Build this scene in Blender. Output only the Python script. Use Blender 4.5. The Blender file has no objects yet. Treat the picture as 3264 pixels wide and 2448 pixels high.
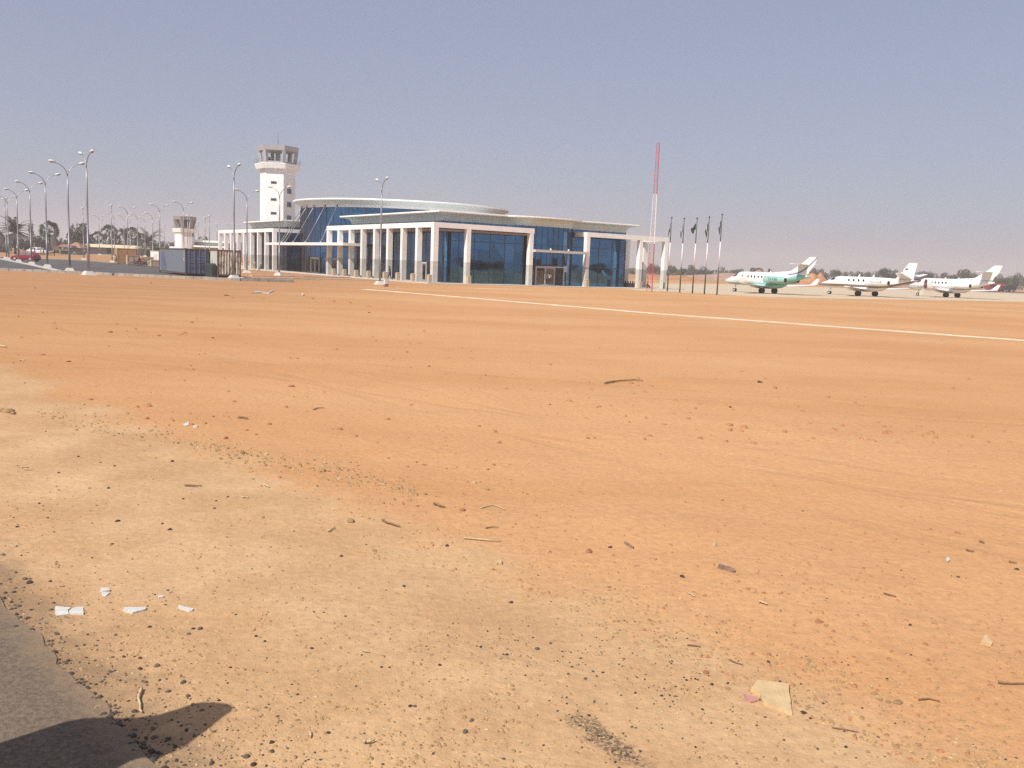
import bpy, math, random
from mathutils import Vector, Matrix, noise
random.seed(7)
S = bpy.context.scene
COL = S.collection

# ------------------------------------------------------------------ camera
FPX, HOR, ROLL, EYE = 2900.0, 848.0, .039, 2.5          # focal length, horizon row (photo pixels), roll, eye height
PIT = math.atan((1224 - HOR) / FPX)
VX = Vector((1, 0, 0)); VU = Vector((0, math.sin(PIT), math.cos(PIT))); VF = Vector((0, math.cos(PIT), -math.sin(PIT)))
RV = VX * math.cos(ROLL) + VU * math.sin(ROLL)
UV = -VX * math.sin(ROLL) + VU * math.cos(ROLL)
CAM = Vector((0, 0, EYE))
cd = bpy.data.cameras.new('camera'); cam = bpy.data.objects.new('camera', cd); COL.objects.link(cam)
M = Matrix((RV, UV, -VF)).transposed().to_4x4(); M.translation = CAM
cam.matrix_world = M
cd.sensor_width = 36; cd.lens = 36 * FPX / 3264; cd.clip_start = .1; cd.clip_end = 9000
S.camera = cam

# ------------------------------------------------------------------ sky, sun, exposure
SUN_EL = math.radians(48); SX, SY = -.62, -.785
w = bpy.data.worlds.new('World'); S.world = w; w.use_nodes = True
nt = w.node_tree; bg = nt.nodes['Background']
sky = nt.nodes.new('ShaderNodeTexSky'); sky.sky_type = 'NISHITA'; sky.sun_disc = False
sky.sun_elevation = SUN_EL; sky.sun_rotation = math.atan2(SX, SY) % (2 * math.pi)
sky.air_density = 1.0; sky.dust_density = 2.5; sky.ozone_density = 2.0; sky.altitude = 300
veil = nt.nodes.new('ShaderNodeMix'); veil.data_type = 'RGBA'; veil.inputs[0].default_value = .55        # dust veil over the clear sky
nt.links.new(sky.outputs[0], veil.inputs[6]); veil.inputs[7].default_value = (4.0, 4.3, 5.9, 1)
nt.links.new(veil.outputs[2], bg.inputs[0]); bg.inputs[1].default_value = .077
sl = bpy.data.lights.new('sun', 'SUN'); sl.energy = 4.2; sl.angle = math.radians(.53); sl.color = (1, .95, .87)
so = bpy.data.objects.new('sun', sl); COL.objects.link(so)
SUNV = Vector((SX * math.cos(SUN_EL), SY * math.cos(SUN_EL), math.sin(SUN_EL))).normalized()
so.rotation_euler = SUNV.to_track_quat('Z', 'Y').to_euler()
so.location = SUNV * 200
vs = S.view_settings; vs.view_transform = 'Standard'; vs.look = 'None'; vs.exposure = .35; vs.gamma = 1
S.cycles.max_bounces = 6; S.cycles.diffuse_bounces = 3; S.cycles.glossy_bounces = 3; S.cycles.volume_bounces = 1
S.cycles.caustics_reflective = False; S.cycles.caustics_refractive = False
S.cycles.use_denoising = False

# ------------------------------------------------------------------ photo pixel <-> world
def ray(px, py): return VF + RV * ((px - 1632) / FPX) - UV * ((py - 1224) / FPX)
def G(px, py, z=0.0):
    d = ray(px, py); return CAM + d * ((z - EYE) / d.z)
def at(px, D, py=850):
    d = ray(px, py); q = CAM + d * (D / d.y); return q.x
def zat(px, py, D):
    d = ray(px, py); return EYE + d.z * (D / d.y)
def proj(q):
    d = Vector(q) - CAM; k = d.dot(VF); return 1632 + FPX * d.dot(RV) / k, 1224 - FPX * d.dot(UV) / k

# ------------------------------------------------------------------ materials
def lin(c):
    return tuple((x / 255 / 12.92 if x <= 10 else ((x / 255 + .055) / 1.055) ** 2.4) for x in c)
MATS = {}
def mat(name, c, rough=.6, metal=0., var=.12, scale=3., bump=0., bscale=20., spec=.5, c2=None, stretch=None, lo=.35, hi=.7):
    """procedural principled material: base colour varied by noise, optional bump"""
    m = bpy.data.materials.new(name); m.use_nodes = True; t = m.node_tree
    p = t.nodes['Principled BSDF']; p.inputs['Roughness'].default_value = rough
    p.inputs['Metallic'].default_value = metal; p.inputs['Specular IOR Level'].default_value = spec
    tc = t.nodes.new('ShaderNodeTexCoord'); src = tc.outputs['Object']
    if stretch:
        mp = t.nodes.new('ShaderNodeMapping'); mp.inputs['Scale'].default_value = stretch
        t.links.new(src, mp.inputs[0]); src = mp.outputs[0]
    n = t.nodes.new('ShaderNodeTexNoise'); n.inputs['Scale'].default_value = scale; n.inputs['Detail'].default_value = 6
    t.links.new(src, n.inputs['Vector'])
    r = t.nodes.new('ShaderNodeValToRGB'); r.color_ramp.elements[0].position = lo; r.color_ramp.elements[1].position = hi
    d = c2 if c2 else tuple(x * (1 - var) for x in c)
    u = c if c2 else tuple(min(1, x * (1 + var * .6)) for x in c)
    r.color_ramp.elements[0].color = (*d, 1); r.color_ramp.elements[1].color = (*u, 1)
    t.links.new(n.outputs[0], r.inputs[0]); t.links.new(r.outputs[0], p.inputs['Base Color'])
    if bump:
        n2 = t.nodes.new('ShaderNodeTexNoise'); n2.inputs['Scale'].default_value = bscale; n2.inputs['Detail'].default_value = 5
        t.links.new(src, n2.inputs['Vector'])
        b = t.nodes.new('ShaderNodeBump'); b.inputs['Strength'].default_value = bump; b.inputs['Distance'].default_value = .02
        t.links.new(n2.outputs[0], b.inputs['Height']); t.links.new(b.outputs[0], p.inputs['Normal'])
    MATS[name] = m; return m

WHITE = mat('white_render', (.85, .82, .79), .75, var=.06, scale=1.2, bump=.1)
GREYP = mat('grey_plinth_paint', (.56, .54, .50), .75, var=.08, scale=1.5)
CORN = mat('cornice_cladding', (.58, .66, .65), .5, var=.05, scale=.6)
CONC = mat('concrete', (.42, .38, .33), .85, var=.2, scale=2.5, bump=.2)
PALE = mat('pale_concrete', (.56, .52, .46), .85, var=.18, scale=4, bump=.2)
KERBG = mat('kerb_concrete', (.36, .32, .28), .9, var=.25, scale=1.1, bump=.2)
ASPH = mat('asphalt', (.095, .084, .082), .9, var=.3, scale=.35, bump=.3, bscale=60)
APRON = mat('apron_concrete', (.56, .46, .33), .9, var=.10, scale=.08, c2=(.50, .38, .25), stretch=(.5, 2, 1))
BOLL = mat('bollard_stone', (.50, .39, .28), .8, var=.15, scale=3)
STEEL = mat('galvanised_steel', (.33, .32, .33), .45, .6, var=.15, scale=2, stretch=(1, 1, .3))
LHEAD = mat('lamp_head_grey', (.62, .62, .60), .4, var=.05)
LGLASS = mat('lamp_lens', (.30, .30, .29), .2, var=.05)
FRAME = mat('aluminium_frame', (.50, .47, .45), .5, 0, var=.05)
DARK = mat('dark_rubber', (.03, .028, .028), .8, var=.2)
BLACKM = mat('dark_metal', (.035, .035, .04), .5, .2, var=.2)
RED_T = mat('mast_red', (.52, .09, .10), .6, var=.15)
WHT_T = mat('mast_white', (.78, .74, .74), .6, var=.06)
GRN_T = mat('pole_green', (.035, .06, .04), .5, var=.15)
FLAGG = mat('flag_green', (.02, .045, .03), .8, var=.3, scale=6)
FLAGW = mat('flag_white', (.6, .6, .6), .8, var=.1)
ROOFG = mat('roof_sheet', (.40, .38, .36), .7, var=.1)
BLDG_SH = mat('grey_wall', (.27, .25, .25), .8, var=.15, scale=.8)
CREAM = mat('cream_fascia', (.78, .72, .50), .7, var=.05)
SALMON = mat('salmon_cladding', (.50, .36, .30), .7, var=.06)
CABG = mat('tower_cab_grey', (.40, .385, .385), .7, var=.08)
CABG2 = mat('small_tower_taupe', (.28, .25, .245), .7, var=.08)
WALLB = mat('pale_blue_wall', (.42, .46, .46), .7, var=.06)
THATCH = mat('thatch', (.105, .085, .06), .95, var=.4, scale=4, bump=.6, stretch=(3, 3, .6))
ORROOF = mat('rust_orange_roof', (.36, .19, .12), .85, var=.25, scale=2)
PLY = mat('plywood', (.44, .24, .115), .8, var=.2, scale=1.2, stretch=(1, 1, 4))
PLY2 = mat('pale_plywood', (.50, .37, .24), .8, var=.15, scale=1.5)
BARK = mat('bark', (.10, .08, .065), .9, var=.35, scale=6, bump=.5)
def leafmat(n, c): return mat(n, c, .75, var=.45, scale=.9)
LEAF = [leafmat('leaf_olive', (.085, .085, .045)), leafmat('leaf_dark', (.055, .065, .036)), leafmat('leaf_dry', (.12, .10, .06))]
PALMF = leafmat('palm_frond', (.075, .078, .045))
CARRED = mat('car_red_paint', (.24, .014, .03), .25, var=.06, spec=.6)
CARWHT = mat('car_white_paint', (.72, .71, .70), .3, var=.04)
CARGL = mat('car_glass', (.16, .15, .13), .08, var=.15, spec=.8)
RIM = mat('wheel_rim', (.55, .55, .55), .35, .6, var=.1)
TAIL = mat('tail_lamp_red', (.5, .02, .02), .3, var=.05)
FIRE = mat('fire_truck_red', (.42, .03, .03), .4, var=.1)
STICK = mat('dry_stick', (.25, .145, .08), .9, var=.3, scale=12)
STRAW = mat('pale_straw', (.52, .40, .24), .9, var=.2, scale=12)
STONE_D = mat('dark_stone', (.105, .062, .050), .9, var=.45, scale=3, bump=.5, bscale=9, spec=.15)
STONE_G = mat('grey_stone', (.16, .135, .105), .9, var=.35, scale=3, bump=.5, bscale=9, spec=.15)
BARKP = mat('purple_bark', (.27, .175, .13), .9, var=.35, scale=20, bump=.5, bscale=60, spec=.15)
STONE_T = mat('tan_clod', (.40, .25, .12), .95, var=.25, scale=20, bump=.6, bscale=70)
STONE_R = mat('red_clod', (.42, .20, .09), .95, var=.25, scale=20, bump=.6, bscale=70)
STONE_P = mat('pale_stone', (.50, .37, .21), .9, var=.15, scale=25, bump=.4, bscale=70)
TILEM = mat('white_tile', (.58, .56, .51), .6, var=.12, scale=14, bump=.15)
SLABM = mat('pale_slab', (.56, .395, .21), .9, var=.14, scale=9, bump=.4, bscale=50)
PINK = mat('pink_plastic', (.48, .24, .20), .6, var=.1)
BITUM = mat('bitumen_crumb', (.075, .055, .04), .85, var=.4, scale=40)

# ------------------------------------------------------------------ mesh helpers
class MB:
    def __init__(s): s.v = []; s.f = []; s.m = []
    def add(s, vs, fs, mi=0):
        o = len(s.v); s.v += [tuple(x) for x in vs]
        for f in fs: s.f.append(tuple(i + o for i in f)); s.m.append(mi)
    def box(s, x0, x1, y0, y1, z0, z1, mi=0):
        s.add([(x0, y0, z0), (x1, y0, z0), (x1, y1, z0), (x0, y1, z0), (x0, y0, z1), (x1, y0, z1), (x1, y1, z1), (x0, y1, z1)],
              [(3, 2, 1, 0), (4, 5, 6, 7), (0, 1, 5, 4), (1, 2, 6, 5), (2, 3, 7, 6), (3, 0, 4, 7)], mi)
    def obox(s, c, ux, hx, hy, z0, z1, mi=0):
        ux = Vector((ux[0], ux[1], 0)).normalized(); uy = Vector((-ux.y, ux.x, 0))
        ps = [Vector((c[0], c[1], 0)) + ux * a * hx + uy * b * hy for a, b in ((-1, -1), (1, -1), (1, 1), (-1, 1))]
        s.prism([(p.x, p.y) for p in ps], z0, z1, mi)
    def prism(s, poly, z0, z1, mi=0, top=None, cap=True):
        n = len(poly); t = top if top else poly
        vs = [(p[0], p[1], z0) for p in poly] + [(p[0], p[1], z1) for p in t]
        fs = [(i, (i + 1) % n, n + (i + 1) % n, n + i) for i in range(n)]
        if cap: fs += [tuple(range(n - 1, -1, -1)), tuple(range(n, 2 * n))]
        s.add(vs, fs, mi)
    def rings(s, rr, mi=0, close=True, caps=True):
        n = len(rr[0]); o = len(s.v)
        for r in rr: s.v += [tuple(p) for p in r]
        for k in range(len(rr) - 1):
            for i in range(n if close else n - 1):
                j = (i + 1) % n
                s.f.append((o + k * n + i, o + k * n + j, o + (k + 1) * n + j, o + (k + 1) * n + i)); s.m.append(mi)
        if caps:
            s.f.append(tuple(o + i for i in range(n - 1, -1, -1))); s.m.append(mi)
            s.f.append(tuple(o + (len(rr) - 1) * n + i for i in range(n))); s.m.append(mi)
    def tube(s, pts, rad, n=8, mi=0):
        pts = [Vector(p) for p in pts]
        if not hasattr(rad, '__len__'): rad = [rad] * len(pts)
        rr = []
        for i, p in enumerate(pts):
            d = (pts[min(i + 1, len(pts) - 1)] - pts[max(i - 1, 0)]).normalized()
            a = d.cross(Vector((0, 0, 1)) if abs(d.z) < .9 else Vector((1, 0, 0))).normalized(); b = a.cross(d)
            rr.append([p + (a * math.cos(6.2832 * k / n) + b * math.sin(6.2832 * k / n)) * rad[i] for k in range(n)])
        s.rings(rr, mi)
    def ball(s, c, r, nu=8, nv=5, mi=0, jit=0., seed=0):
        rnd = random.Random(seed); rr = []
        r = (r, r, r) if not hasattr(r, '__len__') else r
        for k in range(nv + 1):
            t = math.pi * (k + .001) / (nv + .002); ring = []
            for i in range(nu):
                a = 6.2832 * i / nu; q = 1 + jit * (rnd.random() * 2 - 1)
                ring.append((c[0] + r[0] * q * math.sin(t) * math.cos(a), c[1] + r[1] * q * math.sin(t) * math.sin(a), c[2] - r[2] * q * math.cos(t)))
            rr.append(ring)
        s.rings(rr, mi)
    def wheel(s, c, r, wd, ax=(0, 1, 0), mi=0, n=14):
        ax = Vector(ax).normalized(); c = Vector(c)
        s.tube([c - ax * wd / 2, c - ax * wd * .42, c + ax * wd * .42, c + ax * wd / 2], [r * .86, r, r, r * .86], n, mi)
    def build(s, name, mats, parent=None, smooth=False, loc=None):
        me = bpy.data.meshes.new(name); me.from_pydata(s.v, [], s.f); me.validate(); me.update()
        if not isinstance(mats, (list, tuple)): mats = [mats]
        for m in mats: me.materials.append(m)
        if len(mats) > 1: me.polygons.foreach_set('material_index', s.m[:len(me.polygons)])
        if smooth:
            me.polygons.foreach_set('use_smooth', [True] * len(me.polygons))
            if smooth == 'auto':
                try: me.set_sharp_from_angle(angle=math.radians(38))
                except Exception: pass
        o = bpy.data.objects.new(name, me); COL.objects.link(o)
        if parent: o.parent = parent
        if loc: o.location = loc
        return o
def tag(o, label, cat, group=None):
    o['label'] = label; o['category'] = cat
    if group: o['group'] = group
    return o
def empty(name, loc, rz=0, label=None, cat=None, group=None):
    o = bpy.data.objects.new(name, None); COL.objects.link(o); o.empty_display_size = .2
    o.location = loc; o.rotation_euler = (0, 0, rz)
    if label: tag(o, label, cat, group)
    return o
def structure(o): o['kind'] = 'structure'; return o
def stuff(o): o['kind'] = 'stuff'; return o
def dup(root, loc, rz=0, label=None, group=None, sc=1.0):
    r = root.copy(); COL.objects.link(r); r.location = loc; r.rotation_euler = (0, 0, rz)
    r.scale = (sc, sc, sc) if not hasattr(sc, '__len__') else sc
    if label: r['label'] = label
    if group: r['group'] = group
    for ch in list(root.children):
        c = ch.copy(); COL.objects.link(c); c.parent = r
        for g in list(ch.children):
            d = g.copy(); COL.objects.link(d); d.parent = c
    return r
def text_mesh(name, s, size, m, parent, mw):
    cu = bpy.data.curves.new(name, 'FONT'); cu.body = s; cu.size = size; cu.align_x = 'CENTER'; cu.align_y = 'CENTER'; cu.extrude = .004
    t = bpy.data.objects.new(name, cu); COL.objects.link(t); bpy.context.view_layer.update()
    me = bpy.data.meshes.new_from_object(t.evaluated_get(bpy.context.evaluated_depsgraph_get()))
    COL.objects.unlink(t); bpy.data.objects.remove(t)
    me.materials.clear(); me.materials.append(m)
    o = bpy.data.objects.new(name, me); COL.objects.link(o); o.parent = parent; o.matrix_local = mw; return o
def sm(a, b, x):
    t = min(1, max(0, (x - a) / (b - a))); return t * t * (3 - 2 * t)

# ------------------------------------------------------------------ ground
RN = Vector((.75, .66)).normalized()                    # normal of the edge of the road the picture was taken from
e0, e1 = G(0, 1903), G(505, 2448)
ed = Vector((e1.x - e0.x, e1.y - e0.y)).normalized(); RN = Vector((-ed.y, ed.x)); RN = RN if RN.x > 0 else -RN
ROFF = RN.dot(Vector((e0.x, e0.y)))
def gz(x, y):
    far = .95 * sm(195, 290, y) * sm(62, 110, -x)
    d = RN.x * x + RN.y * y - ROFF
    k = sm(-.05, .4, d) * (1 - sm(28, 41, y)) * (1 if abs(x) < 60 else 0)
    z = 0
    if k > 0:
        a = noise.noise(Vector((x * .55, y * .75, 1.3))) * .035 + noise.noise(Vector((x * 1.9, y * 2.3, 5.1))) * .012
        a += noise.noise(Vector((x * .12, y * .2, 9.))) * .022 * sm(6, 16, y)
        if y < 12: a += noise.noise(Vector((x * 6, y * 6, 2.))) * .007 + noise.noise(Vector((x * 14, y * 14, 6.))) * .003
        z = k * (a + .012)
    else: z = 0
    if d < .5 and -30 < y < 62: z = z * sm(-.02, .25, d) - .014 * sm(-.02, -.16, d)
    return far + z
def axis(lo, hi, f0, f1, step, g):
    a = []; x = f0
    while x <= f1: a.append(x); x += step
    st = step; x = a[-1]
    while x < hi: st *= g; x += st; a.append(min(x, hi))
    st = step; x = f0; b = []
    while x > lo: st *= g; x -= st; b.append(max(x, lo))
    return b[::-1] + a
xs = axis(-3500, 3500, -7, 7.5, .085, 1.06); ys = axis(-600, 4000, 2.2, 13, .085, 1.05)
gb = MB(); gb.v = [(x, y, gz(x, y)) for y in ys for x in xs]
nx = len(xs)
gb.f = [(j * nx + i, j * nx + i + 1, (j + 1) * nx + i + 1, (j + 1) * nx + i) for j in range(len(ys) - 1) for i in range(nx - 1)]
gb.m = [0] * len(gb.f)

def sand_material():
    m = bpy.data.materials.new('orange_sand'); m.use_nodes = True; t = m.node_tree; N = t.nodes; L = t.links
    p = N['Principled BSDF']; p.inputs['Roughness'].default_value = .95; p.inputs['Specular IOR Level'].default_value = .15
    tc = N.new('ShaderNodeTexCoord')
    def noi(scale, st=(1, 1, 1), detail=6, rough=.55):
        mp = N.new('ShaderNodeMapping'); mp.inputs['Scale'].default_value = st; L.new(tc.outputs['Object'], mp.inputs[0])
        n = N.new('ShaderNodeTexNoise'); n.inputs['Scale'].default_value = scale; n.inputs['Detail'].default_value = detail; n.inputs['Roughness'].default_value = rough
        L.new(mp.outputs[0], n.inputs['Vector']); return n.outputs[0]
    def mth(op, a, b=None, c=None):
        n = N.new('ShaderNodeMath'); n.operation = op
        for i, q in enumerate((a, b, c)):
            if q is None: continue
            if isinstance(q, (int, float)): n.inputs[i].default_value = q
            else: L.new(q, n.inputs[i])
        return n.outputs[0]
    def mapr(v, a, b, c=0., d=1.):
        n = N.new('ShaderNodeMapRange'); n.interpolation_type = 'SMOOTHSTEP'
        L.new(v, n.inputs[0]); n.inputs[1].default_value = a; n.inputs[2].default_value = b; n.inputs[3].default_value = c; n.inputs[4].default_value = d
        return n.outputs[0]
    def mix(f, a, b, mode='MIX'):
        n = N.new('ShaderNodeMix'); n.data_type = 'RGBA'; n.blend_type = mode
        if isinstance(f, (int, float)): n.inputs[0].default_value = f
        else: L.new(f, n.inputs[0])
        for i, q in ((6, a), (7, b)):
            if isinstance(q, tuple): n.inputs[i].default_value = (*q, 1)
            else: L.new(q, n.inputs[i])
        return n.outputs[2]
    sx = N.new('ShaderNodeSeparateXYZ'); L.new(tc.outputs['Object'], sx.inputs[0]); X, Y = sx.outputs[0], sx.outputs[1]
    # distance from the asphalt edge -> pale graded verge, then orange fill
    d = mth('SUBTRACT', mth('ADD', mth('MULTIPLY', X, RN.x), mth('MULTIPLY', Y, RN.y)), ROFF)
    wob = mth('MULTIPLY_ADD', noi(.55, detail=5), 2.6, -1.3)
    dv = mth('ADD', d, wob)
    verge = mapr(dv, VERGE - .5, VERGE + .5, 1., 0.)
    org = mix(mapr(noi(.05, (1, 2.2, 1), 5), .35, .68), (.495, .255, .110), (.56, .315, .150))
    org = mix(mapr(mth('ADD', X, mth('MULTIPLY', noi(.08), 14.)), 6, -20, 0, .9), org, (.385, .195, .090))
    streak = mapr(noi(.22, (.45, 1.9, 1), 8, .7), .36, .68)
    org = mix(mth('MULTIPLY', streak, .28), org, (.59, .355, .178))
    tan = mix(mapr(noi(.9, detail=6), .35, .66), (.478, .290, .150), (.550, .357, .194))
    tan = mix(mapr(noi(.33, (1, 1.4, 1), 5), .46, .68, 0, .6), tan, (.49, .282, .142))
    col = mix(verge, org, tan)
    # dry farther plain behind the apron
    far = mapr(Y, 195, 330)
    plain = mix(mapr(noi(.012, (1, 3, 1), 4), .4, .62), (.40, .20, .09), (.43, .30, .175))
    col = mix(far, col, plain)
    # fine grain and small grit
    g1 = mapr(noi(14, detail=8, rough=.75), .3, .72, .86, 1.09); g2 = mapr(noi(75, detail=3, rough=.7), .56, .72, 1., .80)
    gm = mth('MULTIPLY', g1, g2); cg = N.new('ShaderNodeCombineColor')
    for i in range(3): L.new(gm, cg.inputs[i])
    col = mix(1., col, cg.outputs[0], 'MULTIPLY')
    # bitumen spilt on the verge, and dark crumbs along the asphalt edge
    sp0 = G(1825, 2285); sp1 = G(2045, 2440)
    dx, dy = sp1.x - sp0.x, sp1.y - sp0.y; ln = math.hypot(dx, dy); dx /= ln; dy /= ln
    u = mth('ADD', mth('MULTIPLY', mth('SUBTRACT', X, sp0.x), dx), mth('MULTIPLY', mth('SUBTRACT', Y, sp0.y), dy))
    v = mth('ADD', mth('MULTIPLY', mth('SUBTRACT', X, sp0.x), -dy), mth('MULTIPLY', mth('SUBTRACT', Y, sp0.y), dx))
    e = mth('SQRT', mth('ADD', mth('POWER', mth('DIVIDE', mth('SUBTRACT', u, ln / 2), ln * .52), 2), mth('POWER', mth('DIVIDE', v, .085), 2)))
    e = mth('ADD', e, mth('MULTIPLY_ADD', noi(7, detail=6, rough=.7), 2.4, -1.2))
    spk = mapr(noi(40, detail=5, rough=.8), .40, .56)
    col = mix(mth('MULTIPLY', mapr(e, .45, 1.35, .95, 0), spk), col, (.10, .075, .05))
    cr = mth('ADD', d, mth('MULTIPLY_ADD', noi(3, detail=6, rough=.7), .8, -.4))
    col = mix(mapr(cr, -.02, .5, .70, 0), col, (.19, .125, .075))
    # faint wheel ruts wandering over the field
    wv = mth('MULTIPLY_ADD', noi(.045, detail=3), 9., -4.5); trk = None
    for ax, ay, t0 in ((.30, 1., 19.), (.30, 1., 20.7), (-.16, 1., 27.), (-.16, 1., 28.7), (.75, .66, 8.5), (.75, .66, 10.2), (.62, 1., 13.4), (.62, 1., 15.0)):
        dq = mth('ABSOLUTE', mth('SUBTRACT', mth('ADD', mth('ADD', mth('MULTIPLY', X, ax), mth('MULTIPLY', Y, ay)), wv), t0))
        q = mapr(dq, .07, .22, 1., 0.); trk = q if trk is None else mth('MAXIMUM', trk, q)
    trk = mth('MULTIPLY', trk, mapr(noi(.3, detail=4), .40, .58))
    col = mix(mth('MULTIPLY', trk, .15), col, (.40, .215, .105))
    L.new(col, p.inputs['Base Color'])
    hgt = mth('ADD', mth('MULTIPLY', noi(9, detail=8, rough=.62), .6), mth('MULTIPLY', noi(55, detail=4), .16))
    hgt = mth('ADD', hgt, mth('MULTIPLY', noi(1.2, (.8, 1.3, 1), 7, .7), .34))
    hgt = mth('SUBTRACT', hgt, mth('MULTIPLY', trk, mth('MULTIPLY_ADD', noi(12, detail=3), .5, .15)))
    b = N.new('ShaderNodeBump'); b.inputs['Strength'].default_value = .85; b.inputs['Distance'].default_value = .03
    L.new(hgt, b.inputs['Height']); L.new(b.outputs[0], p.inputs['Normal'])
    return m
v0 = G(780, 1480); VERGE = RN.dot(Vector((v0.x, v0.y))) - ROFF
SAND = sand_material()
structure(gb.build('ground', SAND, smooth=True))

# ------------------------------------------------------------------ terminal building
def glass_material(name, tint, base, fac, rough=.03):
    m = bpy.data.materials.new(name); m.use_nodes = True; t = m.node_tree; N = t.nodes; L = t.links
    out = N['Material Output']; N.remove(N['Principled BSDF'])
    tc = N.new('ShaderNodeTexCoord')
    n = N.new('ShaderNodeTexNoise'); n.inputs['Scale'].default_value = .35; n.inputs['Detail'].default_value = 2
    L.new(tc.outputs['Object'], n.inputs['Vector'])
    b = N.new('ShaderNodeBump'); b.inputs['Strength'].default_value = .12; b.inputs['Distance'].default_value = .05
    L.new(n.outputs[0], b.inputs['Height'])
    g = N.new('ShaderNodeBsdfGlossy'); g.inputs['Roughness'].default_value = rough
    v = N.new('ShaderNodeTexVoronoi'); v.inputs['Scale'].default_value = .5; L.new(tc.outputs['Object'], v.inputs['Vector'])
    r = N.new('ShaderNodeValToRGB'); r.color_ramp.elements[0].color = (*[x * .66 for x in tint], 1); r.color_ramp.elements[1].color = (*[x * 1.22 for x in tint], 1)
    L.new(v.outputs['Color'], r.inputs[0])
    lw = N.new('ShaderNodeLayerWeight'); lw.inputs[0].default_value = .5; mr = N.new('ShaderNodeMapRange'); L.new(lw.outputs['Facing'], mr.inputs[0]); mr.inputs[1].default_value = .35; mr.inputs[2].default_value = .8
    mg = N.new('ShaderNodeMix'); mg.data_type = 'RGBA'; L.new(mr.outputs[0], mg.inputs[0]); L.new(r.outputs[0], mg.inputs[6]); mg.inputs[7].default_value = (.19, .175, .21, 1); L.new(mg.outputs[2], g.inputs['Color'])
    d = N.new('ShaderNodeBsdfDiffuse'); d.inputs['Color'].default_value = (*base, 1)
    L.new(b.outputs[0], g.inputs['Normal'])
    mx = N.new('ShaderNodeMixShader'); mx.inputs[0].default_value = fac
    L.new(d.outputs[0], mx.inputs[1]); L.new(g.outputs[0], mx.inputs[2]); L.new(mx.outputs[0], out.inputs[0])
    return m
GLASS = glass_material('blue_reflective_glass', (.075, .225, .43), (.008, .018, .030), .75)
GLASS2 = glass_material('grey_reflective_glass', (.16, .24, .36), (.015, .020, .030), .6)
PANEG = glass_material('dark_window_glass', (.20, .22, .26), (.02, .02, .022), .6)
BAR = mat('glazing_bar_dark', (.03, .05, .085), .4, .3, var=.05)

TH = math.radians(33.5); TR = Vector((math.cos(TH), math.sin(TH))); TL = Vector((-math.sin(TH), math.cos(TH)))
TC = Vector((at(1382, 112, 900), 112.0))
def tw(r, l): q = TC + TR * r + TL * l; return q
def onr(px, l=0., py=880):
    d = ray(px, py); k = d.x / d.y; b = TC + TL * l
    return (k * b.y - b.x) / (TR.x - k * TR.y)
def onl(px, r=0., py=880):
    d = ray(px, py); k = d.x / d.y; b = TC + TR * r
    return (k * b.y - b.x) / (TL.x - k * TL.y)
SP = 4.2; WB = 14 * SP; HB = 7.42; HU = 6.80; PD = .68; PW = .56
term = empty('airport_terminal', (TC.x, TC.y, 0), TH, 'white columned airport terminal with blue reflective glass walls and pale oval roof', 'airport terminal')
def pillar(r, l, wr, wl, z1=HU, z0=0.):
    b = MB(); b.box(r - wr / 2, r + wr / 2, l - wl / 2, l + wl / 2, z0, 2.72, 1); b.box(r - wr / 2, r + wr / 2, l - wl / 2, l + wl / 2, 2.72, z1, 0)
    b.f = [f for i, f in enumerate(b.f) if i not in (1, 6)]; b.m = [m for i, m in enumerate(b.m) if i not in (1, 6)]
    return b.build('pillar', [WHITE, GREYP], term)
def beam(r0, r1, l0, l1, z0=HU, z1=HB):
    b = MB(); b.box(r0, r1, l0, l1, z0, z1); return b.build('beam', WHITE, term)
h2 = PD / 2
for i in range(9):
    pillar(0, SP * i, PD, PW if i else PD)
    pillar(0, WB + SP * i, PD, PW)
beam(-h2 - .003, h2 + .003, -h2 - .003, SP * 8 + .3)
beam(-h2 - .003, h2 + .003, WB - .3, WB + SP * 8 + .3)
R2, R3, R4, R5, R6 = [onr(p) for p in (1487, 1686, 1866, 2035, 2114)]
for r in (R2, R3, R4, R5, R6): pillar(r, 0, PW, PD)
beam(h2 + .003, R3 + PW / 2 + .1, -h2 - .003, h2 + .003)
beam(R4 - PW / 2, R6 + PW / 2 + .003, -h2 - .003, h2 + .003)
for r, l1 in ((R4 - PW / 2 + h2, 4.6), (R6 + PW / 2 - h2, 5.6)): beam(r - h2, r + h2, h2 + .003, l1)
for l in (WB - .3 + h2, SP * 8 + .3 - h2): beam(h2 + .003, 5.2, l - h2, l + h2)
beam(R5 - h2, R6 + PW / 2 - 2 * h2 - .003, 4.92, 5.6)
for px in (1992, 2049): pillar(onr(px, 5.2), 5.2, .75, .75)
beam(28.5, R5 - h2 - .003, 4.92, 5.6)

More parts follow.
